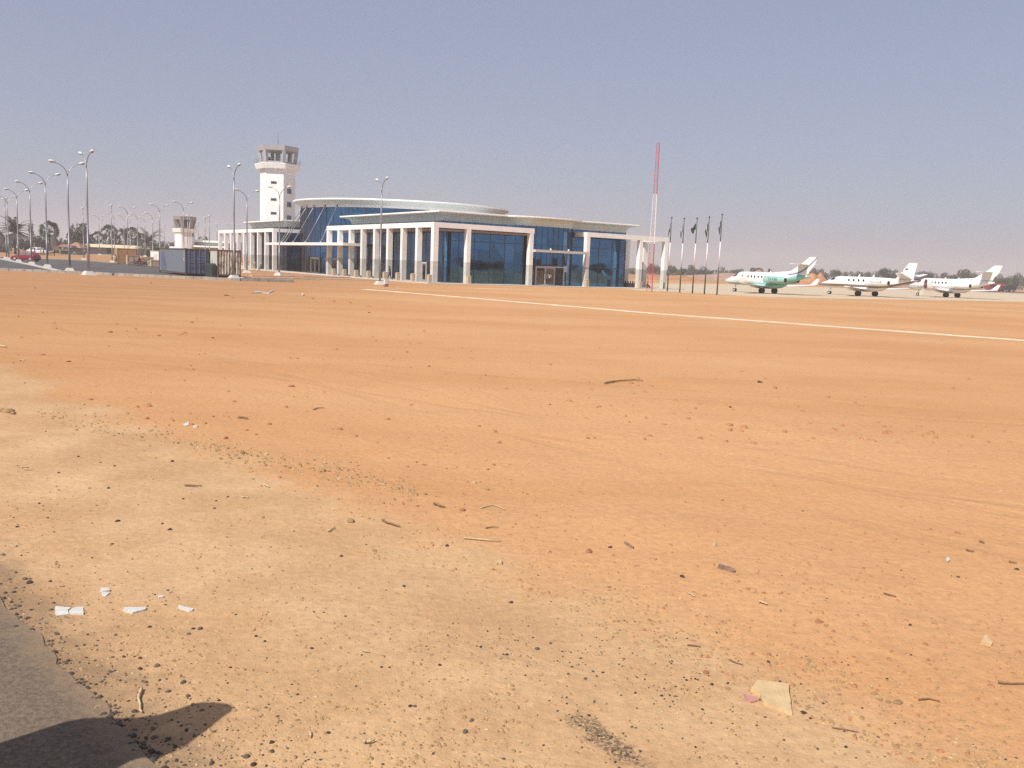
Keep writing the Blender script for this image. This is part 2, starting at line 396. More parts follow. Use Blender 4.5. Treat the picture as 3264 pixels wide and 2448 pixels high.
def offset(poly, d):
    n = len(poly); out = []
    for i in range(n):
        p0, p1, p2 = Vector(poly[i - 1]), Vector(poly[i]), Vector(poly[(i + 1) % n])
        a = (p1 - p0).normalized(); b = (p2 - p1).normalized()
        na, nb = Vector((a.y, -a.x)), Vector((b.y, -b.x)); m = (na + nb)
        m = m / max(.3, m.length_squared) * 2
        out.append(tuple(p1 + m * d))
    return out
def cornice(poly, prof, name='cornice', mats=CORN, smooth=False):
    b = MB(); rr = []
    for d, z in prof: rr.append([(p[0], p[1], z) for p in offset(poly, d)])
    b.rings(rr, caps=True); return b.build(name, mats, term, smooth)
def bars(poly, z0, z1, step, hz, name='glazing_bars', edges=None, t=.035):
    b = MB(); n = len(poly)
    for i in range(n):
        if edges and i not in edges: continue
        p0, p1 = Vector(poly[i]), Vector(poly[(i + 1) % n]); L = (p1 - p0).length; a = (p1 - p0) / L; nn = Vector((a.y, -a.x))
        k = max(1, round(L / step))
        for j in range(k + (1 if L > 2 else 0)):
            q = p0 + a * (L * j / k) + nn * .012; b.obox((q.x, q.y), a, t, .02, z0, z1)
        for z in hz:
            q = (p0 + p1) / 2 + nn * .010; b.obox((q.x, q.y), a, L / 2, .02, z - t, z + t)
    return b.build(name, BAR, term)
GW = 2.5                                                      # glass wall behind the columns
def bowl(r): u = min(1, max(0, (r - b0) / (b1 - b0))); return GW - 1.9 * (1 - (2 * u - 1) ** 2) ** .6
rE = onr(1987, GW); b0, b1 = onr(1612, GW) - .3, onr(1830, GW) - .6
bow = []
for k in range(13):
    u = k / 12; bow.append((b0 + (b1 - b0) * u, GW - 1.9 * (1 - (2 * u - 1) ** 2) ** .6))
polyA = [(GW, GW)] + bow + [(rE, GW), (rE, 27.0), (GW, 31.0)]
b = MB(); b.prism(polyA, .1, 8.2); b.build('glass_wall', GLASS, term)
bars(polyA, .12, 8.1, 2.2, (2.75, 5.4), edges=list(range(0, 15)) + [16])
PROF = [(.02, 8.05), (.06, 8.3), (.16, 8.55), (.42, 8.80), (.85, 8.92), (1.22, 8.98), (1.22, 9.0), (-.5, 9.0)]
zc = zat(1419, 670, tw(GW - 1.25, GW - 1.25).y) - 9.22
PROF = [(d, z + zc) for d, z in PROF]
cornice(polyA, PROF)
RIM_ = [(1.0, 9.003 + zc), (1.30, 9.003 + zc), (1.34, 9.10 + zc), (1.32, 9.22 + zc), (1.1, 9.23 + zc), (-.5, 9.23 + zc)]
cornice(polyA, RIM_, 'roof_rim', WHITE)
polyB = [(GW, WB + .8), (26, WB - 2), (26, WB + 20), (GW, WB + 20.5)]
b = MB(); b.prism(polyB, .1, 8.2); b.build('glass_wall', GLASS2, term)
bars(polyB, .12, 8.1, 2.2, (2.75, 5.4), edges=[0, 3])
cornice(polyB, PROF)
cornice(polyB, RIM_, 'roof_rim', WHITE)
# soffits between columns and glass
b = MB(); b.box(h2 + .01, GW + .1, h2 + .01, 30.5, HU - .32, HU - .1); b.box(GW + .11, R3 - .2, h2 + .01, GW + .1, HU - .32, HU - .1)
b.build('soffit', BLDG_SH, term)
# central oval hall
DC = (18.6, 7 * SP + WB / 2 - 11.6 - 0.2 * 0)
DC = (18.6, (SP * 8 + WB) / 2 + .4); DR = 17.3
drum = [(DC[0] + DR * math.cos(a), DC[1] + DR * 1.0 * math.sin(a)) for a in [6.28318 * k / 72 for k in range(72)]]
dz = zat(1209, 635, tw(DC[0] - 8, DC[1] - 16).y)
b = MB(); b.prism(drum, .1, dz - 1.2); b.build('oval_glass_wall', GLASS, term, smooth='auto')
bars(drum, .12, dz - 1.25, 1.6, (2.75, 5.4, 8.0, 10.2), edges=list(range(14, 66)), t=.022)
b = MB(); b.prism(offset(drum, .06), dz - 1.28, dz - .93); b.build('white_band', WHITE, term)
cornice(drum, [(.07, dz - .93), (.2, dz - .82), (.55, dz - .56), (.95, dz - .34), (1.22, dz - .24), (1.22, dz - .22), (.2, dz - .22)], smooth='auto')
cornice(drum, [(1.0, dz - .217), (1.28, dz - .217), (1.33, dz - .1), (1.30, dz + .03), (1.1, dz + .04), (.2, dz + .04)], 'roof_rim', WHITE, smooth='auto')
# entrance canopy hung on rods from the oval hall
cz = zat(945, 778, tw(-1, 46).y)
c0, c1 = onl(1097, -1.6), onl(852, -1.6)
cv = MB(); n = 14
pl = [(-1.9 + .0 * k, c0 + (c1 - c0) * k / n) for k in range(n + 1)]
poly = [(-1.9 - .7 * math.sin(math.pi * k / n), c0 + (c1 - c0) * k / n) for k in range(n, -1, -1)] + [(1.6, c0), (1.6, c1)]
cv.prism(poly, cz - .19, cz + .19)
cv.build('entrance_canopy', PALE if False else WHITE, term)
for k, (pt, pb) in enumerate(((961, 893), (968, 899), (976, 908.7), (1000, 934), (1034, 973.5), (1073, 1022))):
    lb = onl(pb, -.6, 780)
    best = min(((abs(proj((*tw(DC[0] + (DR + .25) * math.cos(a), DC[1] + (DR + .25) * math.sin(a)), dz - 1.1))[0] - pt), a) for a in [2.2 + .005 * q for q in range(500)]))[1]
    b = MB(); p0 = (DC[0] + (DR + .12) * math.cos(best), DC[1] + (DR + .12) * math.sin(best), dz - 1.1)
    b.tube([p0, (-.6, lb, cz + .3)], .07, 6); b.ball(p0, .16, 8, 5); b.ball((-.6, lb, cz + .36), .16, 8, 5)
    b.build('tie_rod', STEEL, term, True)
# right hand entrance lintel with two lights, door frame and doors
zl = zat(1760, 802, tw(17.5, 0).y)
b = MB(); b.box(R3 + PW / 2 + .005, R4 - PW / 2 - .005, -.9, -.2, zl - .16, zl + .16); b.build('lintel', PALE, term)
for px in (1744, 1801):
    b = MB(); r = onr(px); b.ball((r, -.55, zl + .26), .13, 8, 5); b.build('lintel_light', WHITE, term, True)
def doorset(r, l, rot, wd, ht, leaves, open_leaf=None):
    """door frame across local x, leaves each a part with a handle"""
    e = Matrix.Translation((r, l, .16)) @ Matrix.Rotation(rot, 4, 'Z')
    f = MB(); t = .13
    f.box(-wd / 2, wd / 2, -.08, .08, ht - t, ht)
    for k in range(leaves + 1):
        x = -wd / 2 + t / 2 + (wd - t) * k / leaves; tt = t * (.9 if k in (0, leaves) else .5)
        f.box(x - tt / 2, x + tt / 2, -.078, .078, 0, ht - t - .003)
    fo = f.build('door_frame', FRAME, term); fo.matrix_local = e
    for k in range(leaves):
        x0 = -wd / 2 + t + (wd - t) * k / leaves; x1 = -wd / 2 + (wd - t) * (k + 1) / leaves
        if open_leaf is not None and k >= open_leaf:
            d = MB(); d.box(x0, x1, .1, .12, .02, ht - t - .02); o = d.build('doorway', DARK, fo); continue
        d = MB(); d.box(x0 + .06, x1 - .06, -.02, .02, .12, ht - t - .12, 1)
        d.box(x0, x0 + .058, -.04, .04, .02, ht - t - .02); d.box(x1 - .058, x1, -.04, .04, .02, ht - t - .02)
        d.box(x0 + .06, x1 - .06, -.038, .038, .02, .118); d.box(x0 + .06, x1 - .06, -.038, .038, ht - t - .118, ht - t - .02)
        do = d.build('door', [FRAME, PANEG], fo)
        h = MB(); hx = x1 - .1 if k % 2 == 0 else x0 + .1; h.tube([(hx, -.06, .8), (hx, -.12, .9), (hx, -.12, 1.5), (hx, -.06, 1.6)], .03, 6)
        h.build('handle', PALE, do, True)
rd = onr(1745, 1.0); doorset(rd, bowl(rd) - .12, 0, onr(1791, .9) - onr(1699, .9), 2.45, 3, 2)
b = MB(); lp_ = bowl(onr(1800, .9)) - .25; b.box(onr(1794, .9) , onr(1806, .9), lp_, lp_ + .04, 1.95, 2.75); b.build('window_poster', mat('blue_poster', (.22, .34, .52), .6), term)
def drumdoor(px, wd, leaves):
    best = min(((abs(proj((*tw(DC[0] + DR * math.cos(a), DC[1] + DR * math.sin(a)), 1))[0] - px), a) for a in [2.2 + .004 * q for q in range(560)]))[1]
    doorset(DC[0] + (DR + .1) * math.cos(best), DC[1] + (DR + .1) * math.sin(best), best + math.pi / 2, wd, 2.5, leaves)
drumdoor(1006, 2.6, 2); drumdoor(1058, 2.6, 2); drumdoor(966, 1.5, 1)
lr = onl(1348, GW); doorset(GW - .12, lr, -math.pi / 2, 2.4, 2.4, 2)
# small masts standing on the roofs
for px, py0, py1, r, l in ((1227, 640, 612, 10, 40),):
    b = MB(); b.tube([(10, 34, dz), (10, 34, dz + 1.5)], .04, 5); b.build('roof_ladder', STEEL, term)
# forecourt paving and kerbs, flush with the columns
b = MB()
fc = [(-1.9, -2.0), (R6 + 2.5, -2.0), (R6 + 2.5, 7), (30, 7), (30, 120), (-1.9, 120)]
b.prism([tuple(tw(*p)) for p in fc], -.05, .10)
structure(b.build('pavement', PALE))

def bollard(px, r, l):
    q = tw(r, l); o = empty('bollard', (q.x, q.y, .1), TH, None, 'bollard', 'stone bollards along the terminal columns')
    b = MB(); s_ = .24
    b.prism([(-s_, -s_), (s_, -s_), (s_, s_), (-s_, s_)], 0, .92)
    b.build('post', BOLL, o)
    b = MB(); b.prism([(-s_ - .02, -s_ - .02), (s_ + .02, -s_ - .02), (s_ + .02, s_ + .02), (-s_ - .02, s_ + .02)], .923, 1.0, top=[(-.12, -.12), (.12, -.12), (.12, .12), (-.12, .12)])
    b.build('cap', BOLL, o); return o
BX = [(1063.5, 'farthest left stone bollard, in front of the first columns of the near colonnade'), (1097.5, 'second stone bollard along the near colonnade, counted from the main doors'),
      (1135, 'stone bollard in the middle of the left row, before a dark glass bay'), (1174.5, 'stone bollard just left of the street lamp by the colonnade'),
      (1227, 'stone bollard beside the walking person in dark clothes'), (1268, 'stone bollard right of the walking person, throwing a shadow right'),
      (1316, 'stone bollard left of the side doors of the glass wall'), (1369, 'stone bollard at the foot of the corner column')]
for px, lab in BX: tag(bollard(px, -1.15, onl(px, -1.15)), lab, 'bollard')
tag(bollard(1494, onr(1494, -1.1), -1.1), 'stone bollard by the first column right of the corner', 'bollard')
tag(bollard(1871, onr(1871, -1.1), -1.1), 'stone bollard at the column right of the open entrance', 'bollard')
tag(bollard(2041, onr(2041, -1.1), -1.1), 'stone bollard at the free standing end frame near the mast', 'bollard')
q = tw(onr(2118, -1.2), -1.2); o = MB(); o.tube([(0, 0, 0), (0, 0, .78)], .09, 10); o.tube([(0, 0, .78), (0, 0, .86)], [.13, .11], 10)
tag(o.build('short_post', BLACKM, None, True, (q.x, q.y, .1)), 'short black post right of the last white column', 'post')
# electrical cabinet by the near lamp
def cabinet():
    q = G(1230.5, 914); o = empty('electrical_cabinet', (q.x, q.y, 0), TH, 'grey metal electrical cabinet on brown plinth beside street lamp', 'cabinet'); o.scale = (.66, .66, .60)
    b = MB(); b.box(-.28, .28, -.24, .24, 0, .42); b.build('plinth', mat('brown_plinth', (.22, .17, .14), .8), o)
    b = MB(); b.box(-.3, .3, -.26, .26, .42, 1.28); b.box(-.34, .34, -.3, .3, 1.283, 1.34); b.build('casing', LHEAD, o)
    b = MB(); b.box(-.26, .26, -.285, -.262, .46, 1.24); d = b.build('door', LHEAD, o)
    b = MB(); b.box(.18, .21, -.31, -.286, .8, .95); b.build('handle', BLACKM, d)
cabinet()

# ------------------------------------------------------------------ control tower
def hexa(R, a0=-41.7): return [(R * math.sin(math.radians(a0 + 60 * k)), -R * math.cos(math.radians(a0 + 60 * k))) for k in range(6)]
def make_tower(px, D, label, sc, zg, shaftR, galR, cabm, a0, c0=.795, c1=.855, ps=1.0):
    x = at(px, D); rz = -math.atan2(x, D)
    t = empty('control_tower', (x, D, 0), rz, label, 'control tower')
    b = MB(); b.prism(hexa(shaftR, a0), 0, zg - 1.0); b.build('shaft', WHITE, t)
    b = MB(); b.prism(hexa(galR * .93, a0), zg - 1.0, zg, top=hexa(galR, a0)); b.prism(hexa(galR - .01, a0), zg + .003, zg + .12); b.build('gallery', WHITE, t)
    cr0, cr1 = galR * c0, galR * c1; zs, zr, zt = zg + .12, zg + 2.85, zg + 3.85
    b = MB(); b.prism(hexa(cr0 * .99, a0), zs + .003, zs + .45); b.build('cab_sill', cabm, t)
    for k in range(6):
        v0 = Vector(hexa(cr0, a0)[k]); v1 = Vector(hexa(cr1, a0)[k]); b = MB(); s_ = .34 * sc * ps; rr = []
        for v, z in ((v0, zs + .453), (v1, zr - .003)):
            u = v.normalized(); p = Vector((-u.y, u.x)); c = v - u * s_
            rr.append([(c.x + u.x * a * s_ + p.x * q * s_, c.y + u.y * a * s_ + p.y * q * s_, z) for a, q in ((-1, -1), (1, -1), (1, 1), (-1, 1))])
        b.rings(rr); b.build('cab_post', cabm, t)
    b = MB(); b.prism(hexa(cr1, a0), zr, zt, top=hexa(cr1 * 1.045, a0)); b.build('cab_roof', cabm, t)
    b = MB(); b.box(-.5 * sc, .5 * sc, -.4 * sc, .4 * sc, zs + .46, zr - .005); b.build('cab_core', cabm, t)
    b = MB(); b.box(-2.0 * sc, -1.5 * sc, -.9 * sc, -.4 * sc, zs + .456, zs + 1.4); b.build('console', BLACKM, t)
    b = MB(); hr = hexa(galR * .985, a0)
    for k in range(6):
        p, q = Vector(hr[k]), Vector(hr[(k + 1) % 6])
        for z in (zg + .5, zg + .95): b.tube([(p.x, p.y, z), (q.x, q.y, z)], .025, 4)
        for j in range(4):
            c = p.lerp(q, j / 4); b.tube([(c.x, c.y, zg + .12), (c.x, c.y, zg + .95)], .025, 4)
    b.build('railing', STEEL, t)
    return t, zt
def facewin(t, R, a0, k, u, z, w_, h_, frame=WHITE):
    p, q = Vector(hexa(R, a0)[k]), Vector(hexa(R, a0)[(k + 1) % 6]); a = (q - p).normalized(); nn = Vector((a.y, -a.x)); c = p.lerp(q, u) + nn * .03
    b = MB(); b.obox((c.x, c.y), a, w_ / 2, .04, z - h_ / 2, z + h_ / 2); wo = b.build('window', PANEG, t)
    cc = c + nn * .05
    for dx in (-w_ / 2, 0, w_ / 2):
        b = MB(); e_ = cc + a * dx; b.obox((e_.x, e_.y), a, .035, .03, z - h_ / 2 - .04, z + h_ / 2 + .04)
        b.build('frame_bar', frame, wo)
DT = 200.
zg = zat(884, 527, DT)
tower, zt = make_tower(884, DT, 'tall white hexagonal control tower with grey open cab behind the terminal', 1.0, zg, 3.76, 5.0, CABG, -41.7)
for yy in (860, 1175, 1430): facewin(tower, 3.76, -41.7, 0, .45, zat(870, 440 + yy * .1689, DT), 1.05, .45, PANEG)
for yy in (1015, 1265, 1515): facewin(tower, 3.76, -41.7, 1, .47, zat(918, 440 + yy * .1689, DT), 1.15, 1.0, PANEG)
b = MB(); b.tube([(0, 0, zt), (0, 0, zt + 1.6)], .05, 5); b.tube([(0, 0, zt + 1.6), (0, 0, zt + 2.9)], .025, 5); b.build('antenna', BLACKM, tower)
D2 = 285.; zg2 = zat(590, 731, D2)
tw2, zt2 = make_tower(590, D2, 'small squat control tower with taupe cab beyond the containers', .85, zg2, 3.0, 3.75, CABG2, -20., .72, .90, 1.75)
facewin(tw2, 3.0, -20., 1, .4, zat(608, 748, D2), .8, 1.2, PANEG)
# low annex beside the small tower
t = empty('annex_building', (at(648, 287), 287, 0), 0, 'low pale building with white roof fascia beside the small control tower', 'building')
def zz(py, px=640, D=287.): return zat(px, py, D)
x0, x1 = at(601, 287) - at(648, 287), at(735, 287) - at(648, 287)
b = MB(); b.box(x0, x1, 0, 12, 0, zz(772)); b.build('wall', WALLB, t)
b = MB(); b.box(x0 - .3, x1, -1.2, 12.3, zz(772) + .005, zz(766)); b.build('roof_fascia', WHITE, t)
b = MB(); b.box(x0 + 2, x1, -3, -.02, zz(788), zz(783)); b.build('canopy', WHITE, t)
t = empty('entry_block', (at(565, 284), 284, 0), 0, 'small white block with pierced front at the foot of the small tower', 'building')
xa, xb = at(548, 284) - at(565, 284), at(583, 284) - at(565, 284)
b = MB(); b.box(xa, xb, -2, 4, 0, zat(565, 786, 284)); b.build('wall', WHITE, t)
b = MB(); b.box(xa + 2.0, xb + .8, 0.5, 6, zat(565, 786, 284) + .005, zat(565, 770, 284)); b.build('upper_wall', WHITE, t)

# ------------------------------------------------------------------ roads, kerbs, apron, lines
def sheet(name, pts, z, m, th=.0):
    b = MB(); P_ = [(p[0], p[1]) for p in pts]
    n = len(P_); b.add([(x, y, z) for x, y in P_], [tuple(range(n))])
    if th: b.add([(x, y, z) for x, y in P_] + [(x, y, z - th) for x, y in P_], [(i, n + i, n + (i + 1) % n, (i + 1) % n) for i in range(n)])
    a = sum(P_[i][0] * P_[(i + 1) % n][1] - P_[(i + 1) % n][0] * P_[i][1] for i in range(n))
    if a < 0: b.f = [tuple(reversed(f)) for f in b.f]
    return structure(b.build(name, m))
def g2(*px): return [tuple(G(*p)[:2]) for p in px]
sheet('car_park_road', [(-160, 104), (-75, 97.5), (-53, 94.6), (-45, 93.6), (-35, 91.2), (-27, 90.2), (-22.4, 92.6), (-30.5, 102.6), (-40, 124), (-61, 157), (-97.6, 204), (-112, 209), (-175, 214)], .03, ASPH, .05)
sheet('access_road', [(-300, 330), (-190, 268), (-118, 246), (-112, 258), (-180, 284), (-290, 350)], .22, ASPH, .6)
ap = [(15.5, 119), (18.5, 116.6)] + g2((2290, 938.5), (2459, 948), (2698, 953), (2960, 957), (3264, 963)) + [(215, 235), (330, 360), (160, 290), (118, 275), (51, 229), (22, 182), (12, 150)]
sheet('apron', ap, .02, APRON, .03)
def kerb(name, pts, wd, h, blk, m=KERBG, gap=.03, z0=-.05):
    b = MB(); pts = [Vector(p) for p in pts]
    for p, q in zip(pts, pts[1:]):
        L = (q - p).length; a = (q - p) / L; n = max(1, round(L / blk))
        for i in range(n):
            c = p + a * L * (i + .5) / n
            nv = Vector((-a.y, a.x)); j = random.uniform(-.02, .02)
            b.obox((c.x + nv.x * j, c.y + nv.y * j), a, L / n / 2 - gap / 2, wd / 2, z0, h + random.uniform(-.015, .015))
    return structure(b.build(name, m))
kerb('kerb', [(-110, 101), (-75, 96.9), (-53, 94.2), (-45, 93.2), (-35, 90.8), (-27, 89.7), (-22.4, 92.2)], .28, .26, .85)
med = [G(-60, 812).xy, G(0, 826).xy, G(100, 846).xy, G(190, 866).xy]
kerb('kerb', med, .55, .16, 2.0, PALE)
kerb('kerb', [(-112, 208.6), (-97.6, 203.4), (-81, 183.5), (-62, 157.5)], .3, .14, 1.5)
kerb('kerb', g2((770, 887), (1000, 890), (1236, 895)), .6, .10, 1.2, PALE)
kerb('kerb', g2((800, 880), (960, 883), (1110, 885)), .6, .10, 1.2, PALE)
kerb('kerb', [(-190, 267.4), (-118, 245.2)], .4, .42, 2, WHITE)
kerb('kerb', [(-112, 258.6), (-150, 272)], .4, .5, 2, WHITE)
LIME = mat('lime_strip', (.74, .62, .46), .95, c2=(.58, .40, .24), var=.2, scale=1.2, lo=.25, hi=.45)
def ribbon(name, pts, wd, z, m):
    b = MB(); pts = [Vector(p) for p in pts]; L_, R_ = [], []
    fine = []
    for p, q in zip(pts, pts[1:]):
        n = max(2, int((q - p).length / .5)); fine += [p.lerp(q, i / n) for i in range(n)]
    fine.append(pts[-1])
    for i, p in enumerate(fine):
        a = (fine[min(i + 1, len(fine) - 1)] - fine[max(i - 1, 0)]).normalized(); nv = Vector((-a.y, a.x))
        j1, j2 = noise.noise(Vector((p.x * .9, p.y * .9, 3))) * .3, noise.noise(Vector((p.x * .9, p.y * .9, 8))) * .3
        for q, s_, j in ((L_, 1, j1), (R_, -1, j2)):
            c = p + nv * s_ * wd * (.5 + j); q.append((c.x, c.y, gz(c.x, c.y) + z))
    n = len(fine); b.add(L_ + R_, [(n + i, n + i + 1, i + 1, i) for i in range(n - 1)])
    return structure(b.build(name, m))
W1 = g2((1160, 922), (1210, 926), (1500, 950), (2094, 1000), (2700, 1044.5), (3264, 1085.5), (3420, 1097))
ribbon('chalk_line', W1, 1.0, .006, LIME)
ribbon('chalk_line', g2((2560, 953), (2780, 965), (2960, 977.7), (3264, 993.5), (3400, 1001)), .5, .006, LIME)
ribbon('chalk_line', g2((1510, 919.5), (1620, 921.5), (1700, 923)), .5, .006, LIME)
ribbon('chalk_line', g2((1735, 924), (1775, 925)), .7, .006, LIME)
# asphalt of the road the picture was taken from
rb = MB(); n = 520; va = []
for i in range(n + 1):
    s_ = -14 + 70 * (i / n) ** 1.0 if False else -9 + 40 * i / n
    p = Vector((e0.x, e0.y)) - ed * (s_ - 0) ; 
    j = noise.noise(Vector((s_ * 1.7, 0, 0))) * .05 + noise.noise(Vector((s_ * 6, 0, 4))) * .022 + noise.noise(Vector((s_ * 17, 0, 6))) * .014 + noise.noise(Vector((s_ * 40, 0, 2))) * .010
    p = p + RN * j; va.append(p)
far_ = [p - RN * 7 for p in va]
rb.add([(p.x, p.y, .009) for p in va] + [(p.x, p.y, .009) for p in far_] + [(p.x + RN.x * .02, p.y + RN.y * .02, -.02) for p in va],
       [(i, n + 1 + i, n + 2 + i, i + 1) for i in range(n)] + [(i, i + 1, 2 * n + 3 + i, 2 * n + 2 + i) for i in range(n)])
if (va[1] - va[0]).cross(far_[0] - va[0]) < 0: rb.f = [tuple(reversed(f)) for f in rb.f]
ROADM = mat('roadside_asphalt', (.215, .165, .118), .95, var=.3, scale=38, c2=(.130, .098, .070), bump=.5, bscale=120, spec=.2)
def dusty_edge(m):
    t = m.node_tree; N = t.nodes; L = t.links; p = N['Principled BSDF']; src = p.inputs['Base Color'].links[0].from_socket
    tc = N.new('ShaderNodeTexCoord'); dp = N.new('ShaderNodeVectorMath'); dp.operation = 'DOT_PRODUCT'; dp.inputs[1].default_value = (RN.x, RN.y, 0); L.new(tc.outputs['Object'], dp.inputs[0])
    n = N.new('ShaderNodeTexNoise'); n.inputs['Scale'].default_value = 6; n.inputs['Detail'].default_value = 8; n.inputs['Roughness'].default_value = .75; L.new(tc.outputs['Object'], n.inputs['Vector'])
    a = N.new('ShaderNodeMath'); a.operation = 'MULTIPLY_ADD'; L.new(n.outputs[0], a.inputs[0]); a.inputs[1].default_value = .5; L.new(dp.outputs['Value'], a.inputs[2])
    r = N.new('ShaderNodeMapRange'); L.new(a.outputs[0], r.inputs[0]); r.inputs[1].default_value = ROFF + .05; r.inputs[2].default_value = ROFF + .32; r.inputs[3].default_value = 0; r.inputs[4].default_value = .75
    mx = N.new('ShaderNodeMix'); mx.data_type = 'RGBA'; L.new(r.outputs[0], mx.inputs[0]); L.new(src, mx.inputs[6]); mx.inputs[7].default_value = (.30, .20, .12, 1); L.new(mx.outputs[2], p.inputs['Base Color'])
dusty_edge(ROADM)
structure(rb.build('roadside_asphalt', ROADM))
# earth mounds
def mound(pxl, pxr, pyt, D, m, seed, name='dirt_mound'):
    xl, xr = at(pxl, D), at(pxr, D); c = (xl + xr) / 2; hw = (xr - xl) / 2; h = zat((pxl + pxr) / 2, pyt, D)
    b = MB(); nu, nv = 40, 24; dp = hw * .7
    for j in range(nv + 1):
        for i in range(nu + 1):
            u, v = i / nu * 2 - 1, j / nv * 2 - 1
            k = max(0, 1 - abs(u) ** 2.4) * max(0, 1 - v * v)
            k *= .85 + .6 * noise.noise(Vector((u * 2.2, v * 1.5, seed))); b.v.append((c + u * hw, D + v * dp, -.3 + (h + .3) * k + .2 * noise.noise(Vector((u * 9, v * 9, seed))) * k))
    for j in range(nv):
        for i in range(nu): b.f.append((j * (nu + 1) + i, j * (nu + 1) + i + 1, (j + 1) * (nu + 1) + i + 1, (j + 1) * (nu + 1) + i)); b.m.append(0)
    return structure(b.build(name, m, None, True))
EARTH = mat('orange_earth', (.42, .195, .085), .95, var=.3, scale=.5)
EARTH2 = mat('pinkish_earth', (.38, .24, .17), .95, var=.2, scale=.2)
mound(2535, 2655, 871, 330, EARTH, 1.5); mound(2340, 2500, 860, 360, EARTH2, 4.2)
mound(1950, 2260, 872, 300, EARTH, 7.7); mound(2130, 2700, 869, 420, EARTH2, 3.1)

# ------------------------------------------------------------------ street lamps
def make_lamp():
    t = empty('street_lamp', (0, 0, 0)); t['category'] = 'street lamp'; t['group'] = 'twin arm street lamps'
    b = MB(); b.prism([(-.56, -.56), (.56, -.56), (.56, .56), (-.56, .56)], 0, .4, top=[(-.3, -.3), (.3, -.3), (.3, .3), (-.3, .3)])
    b.build('pedestal', PALE, t)
    b = MB(); b.tube([(0, 0, .403), (0, 0, 3.2), (0, 0, 3.22), (0, 0, 7), (0, 0, 9.4), (0, 0, 9.42), (0, 0, 10.35)], [.125, .115, .1, .095, .085, .07, .066], 10)
    b.build('pole', STEEL, t, True)
    for s_ in (-1, 1):
        b = MB(); b.tube([(0, 0, 10.35), (.04 * s_, 0, 10.6), (.17 * s_, 0, 10.95), (.42 * s_, 0, 11.28), (.75 * s_, 0, 11.52), (1.1 * s_, 0, 11.68), (1.2 * s_, 0, 11.71)], [.055, .05, .046, .042, .038, .036, .036], 8)
        a = b.build('arm', STEEL, t, True)
        b = MB(); rr = []
        for k, (u, wd, h, z) in enumerate(((0, .05, .05, 0), (.08, .10, .10, .02), (.3, .17, .15, .06), (.55, .17, .14, .10), (.75, .10, .08, .12), (.82, .03, .03, .12))):
            rr.append([((1.14 + u * .84) * s_, wd * math.cos(q), 11.74 + z + h * math.sin(q)) for q in [6.2832 * i / 10 for i in range(10)]])
        if s_ < 0: rr = [r[::-1] for r in rr]
        b.rings(rr); hd = b.build('lamp_head', LHEAD, t, True)
        b = MB(); b.ball(((1.14 + .35) * s_, 0, 11.74), (.22, .13, .1), 10, 6); b.build('lens', LGLASS, hd, True)
    return t
lamp0 = make_lamp(); first = [True]
def lamp(px, D, yaw, label, sc=1.0):
    if yaw < -50: yaw += math.degrees(math.atan((1632 - px) / FPX))
    p = (at(px, D), D, max(0, gz(at(px, D), D)) + (.03 if D > 200 else .0))
    if first[0]:
        first[0] = False; lamp0.location = p; lamp0.rotation_euler = (0, 0, math.radians(yaw)); lamp0['label'] = label; lamp0.scale = (sc,) * 3; return lamp0
    return dup(lamp0, p, math.radians(yaw), label, 'twin arm street lamps', sc)
W_ = 'twin arm lamp '
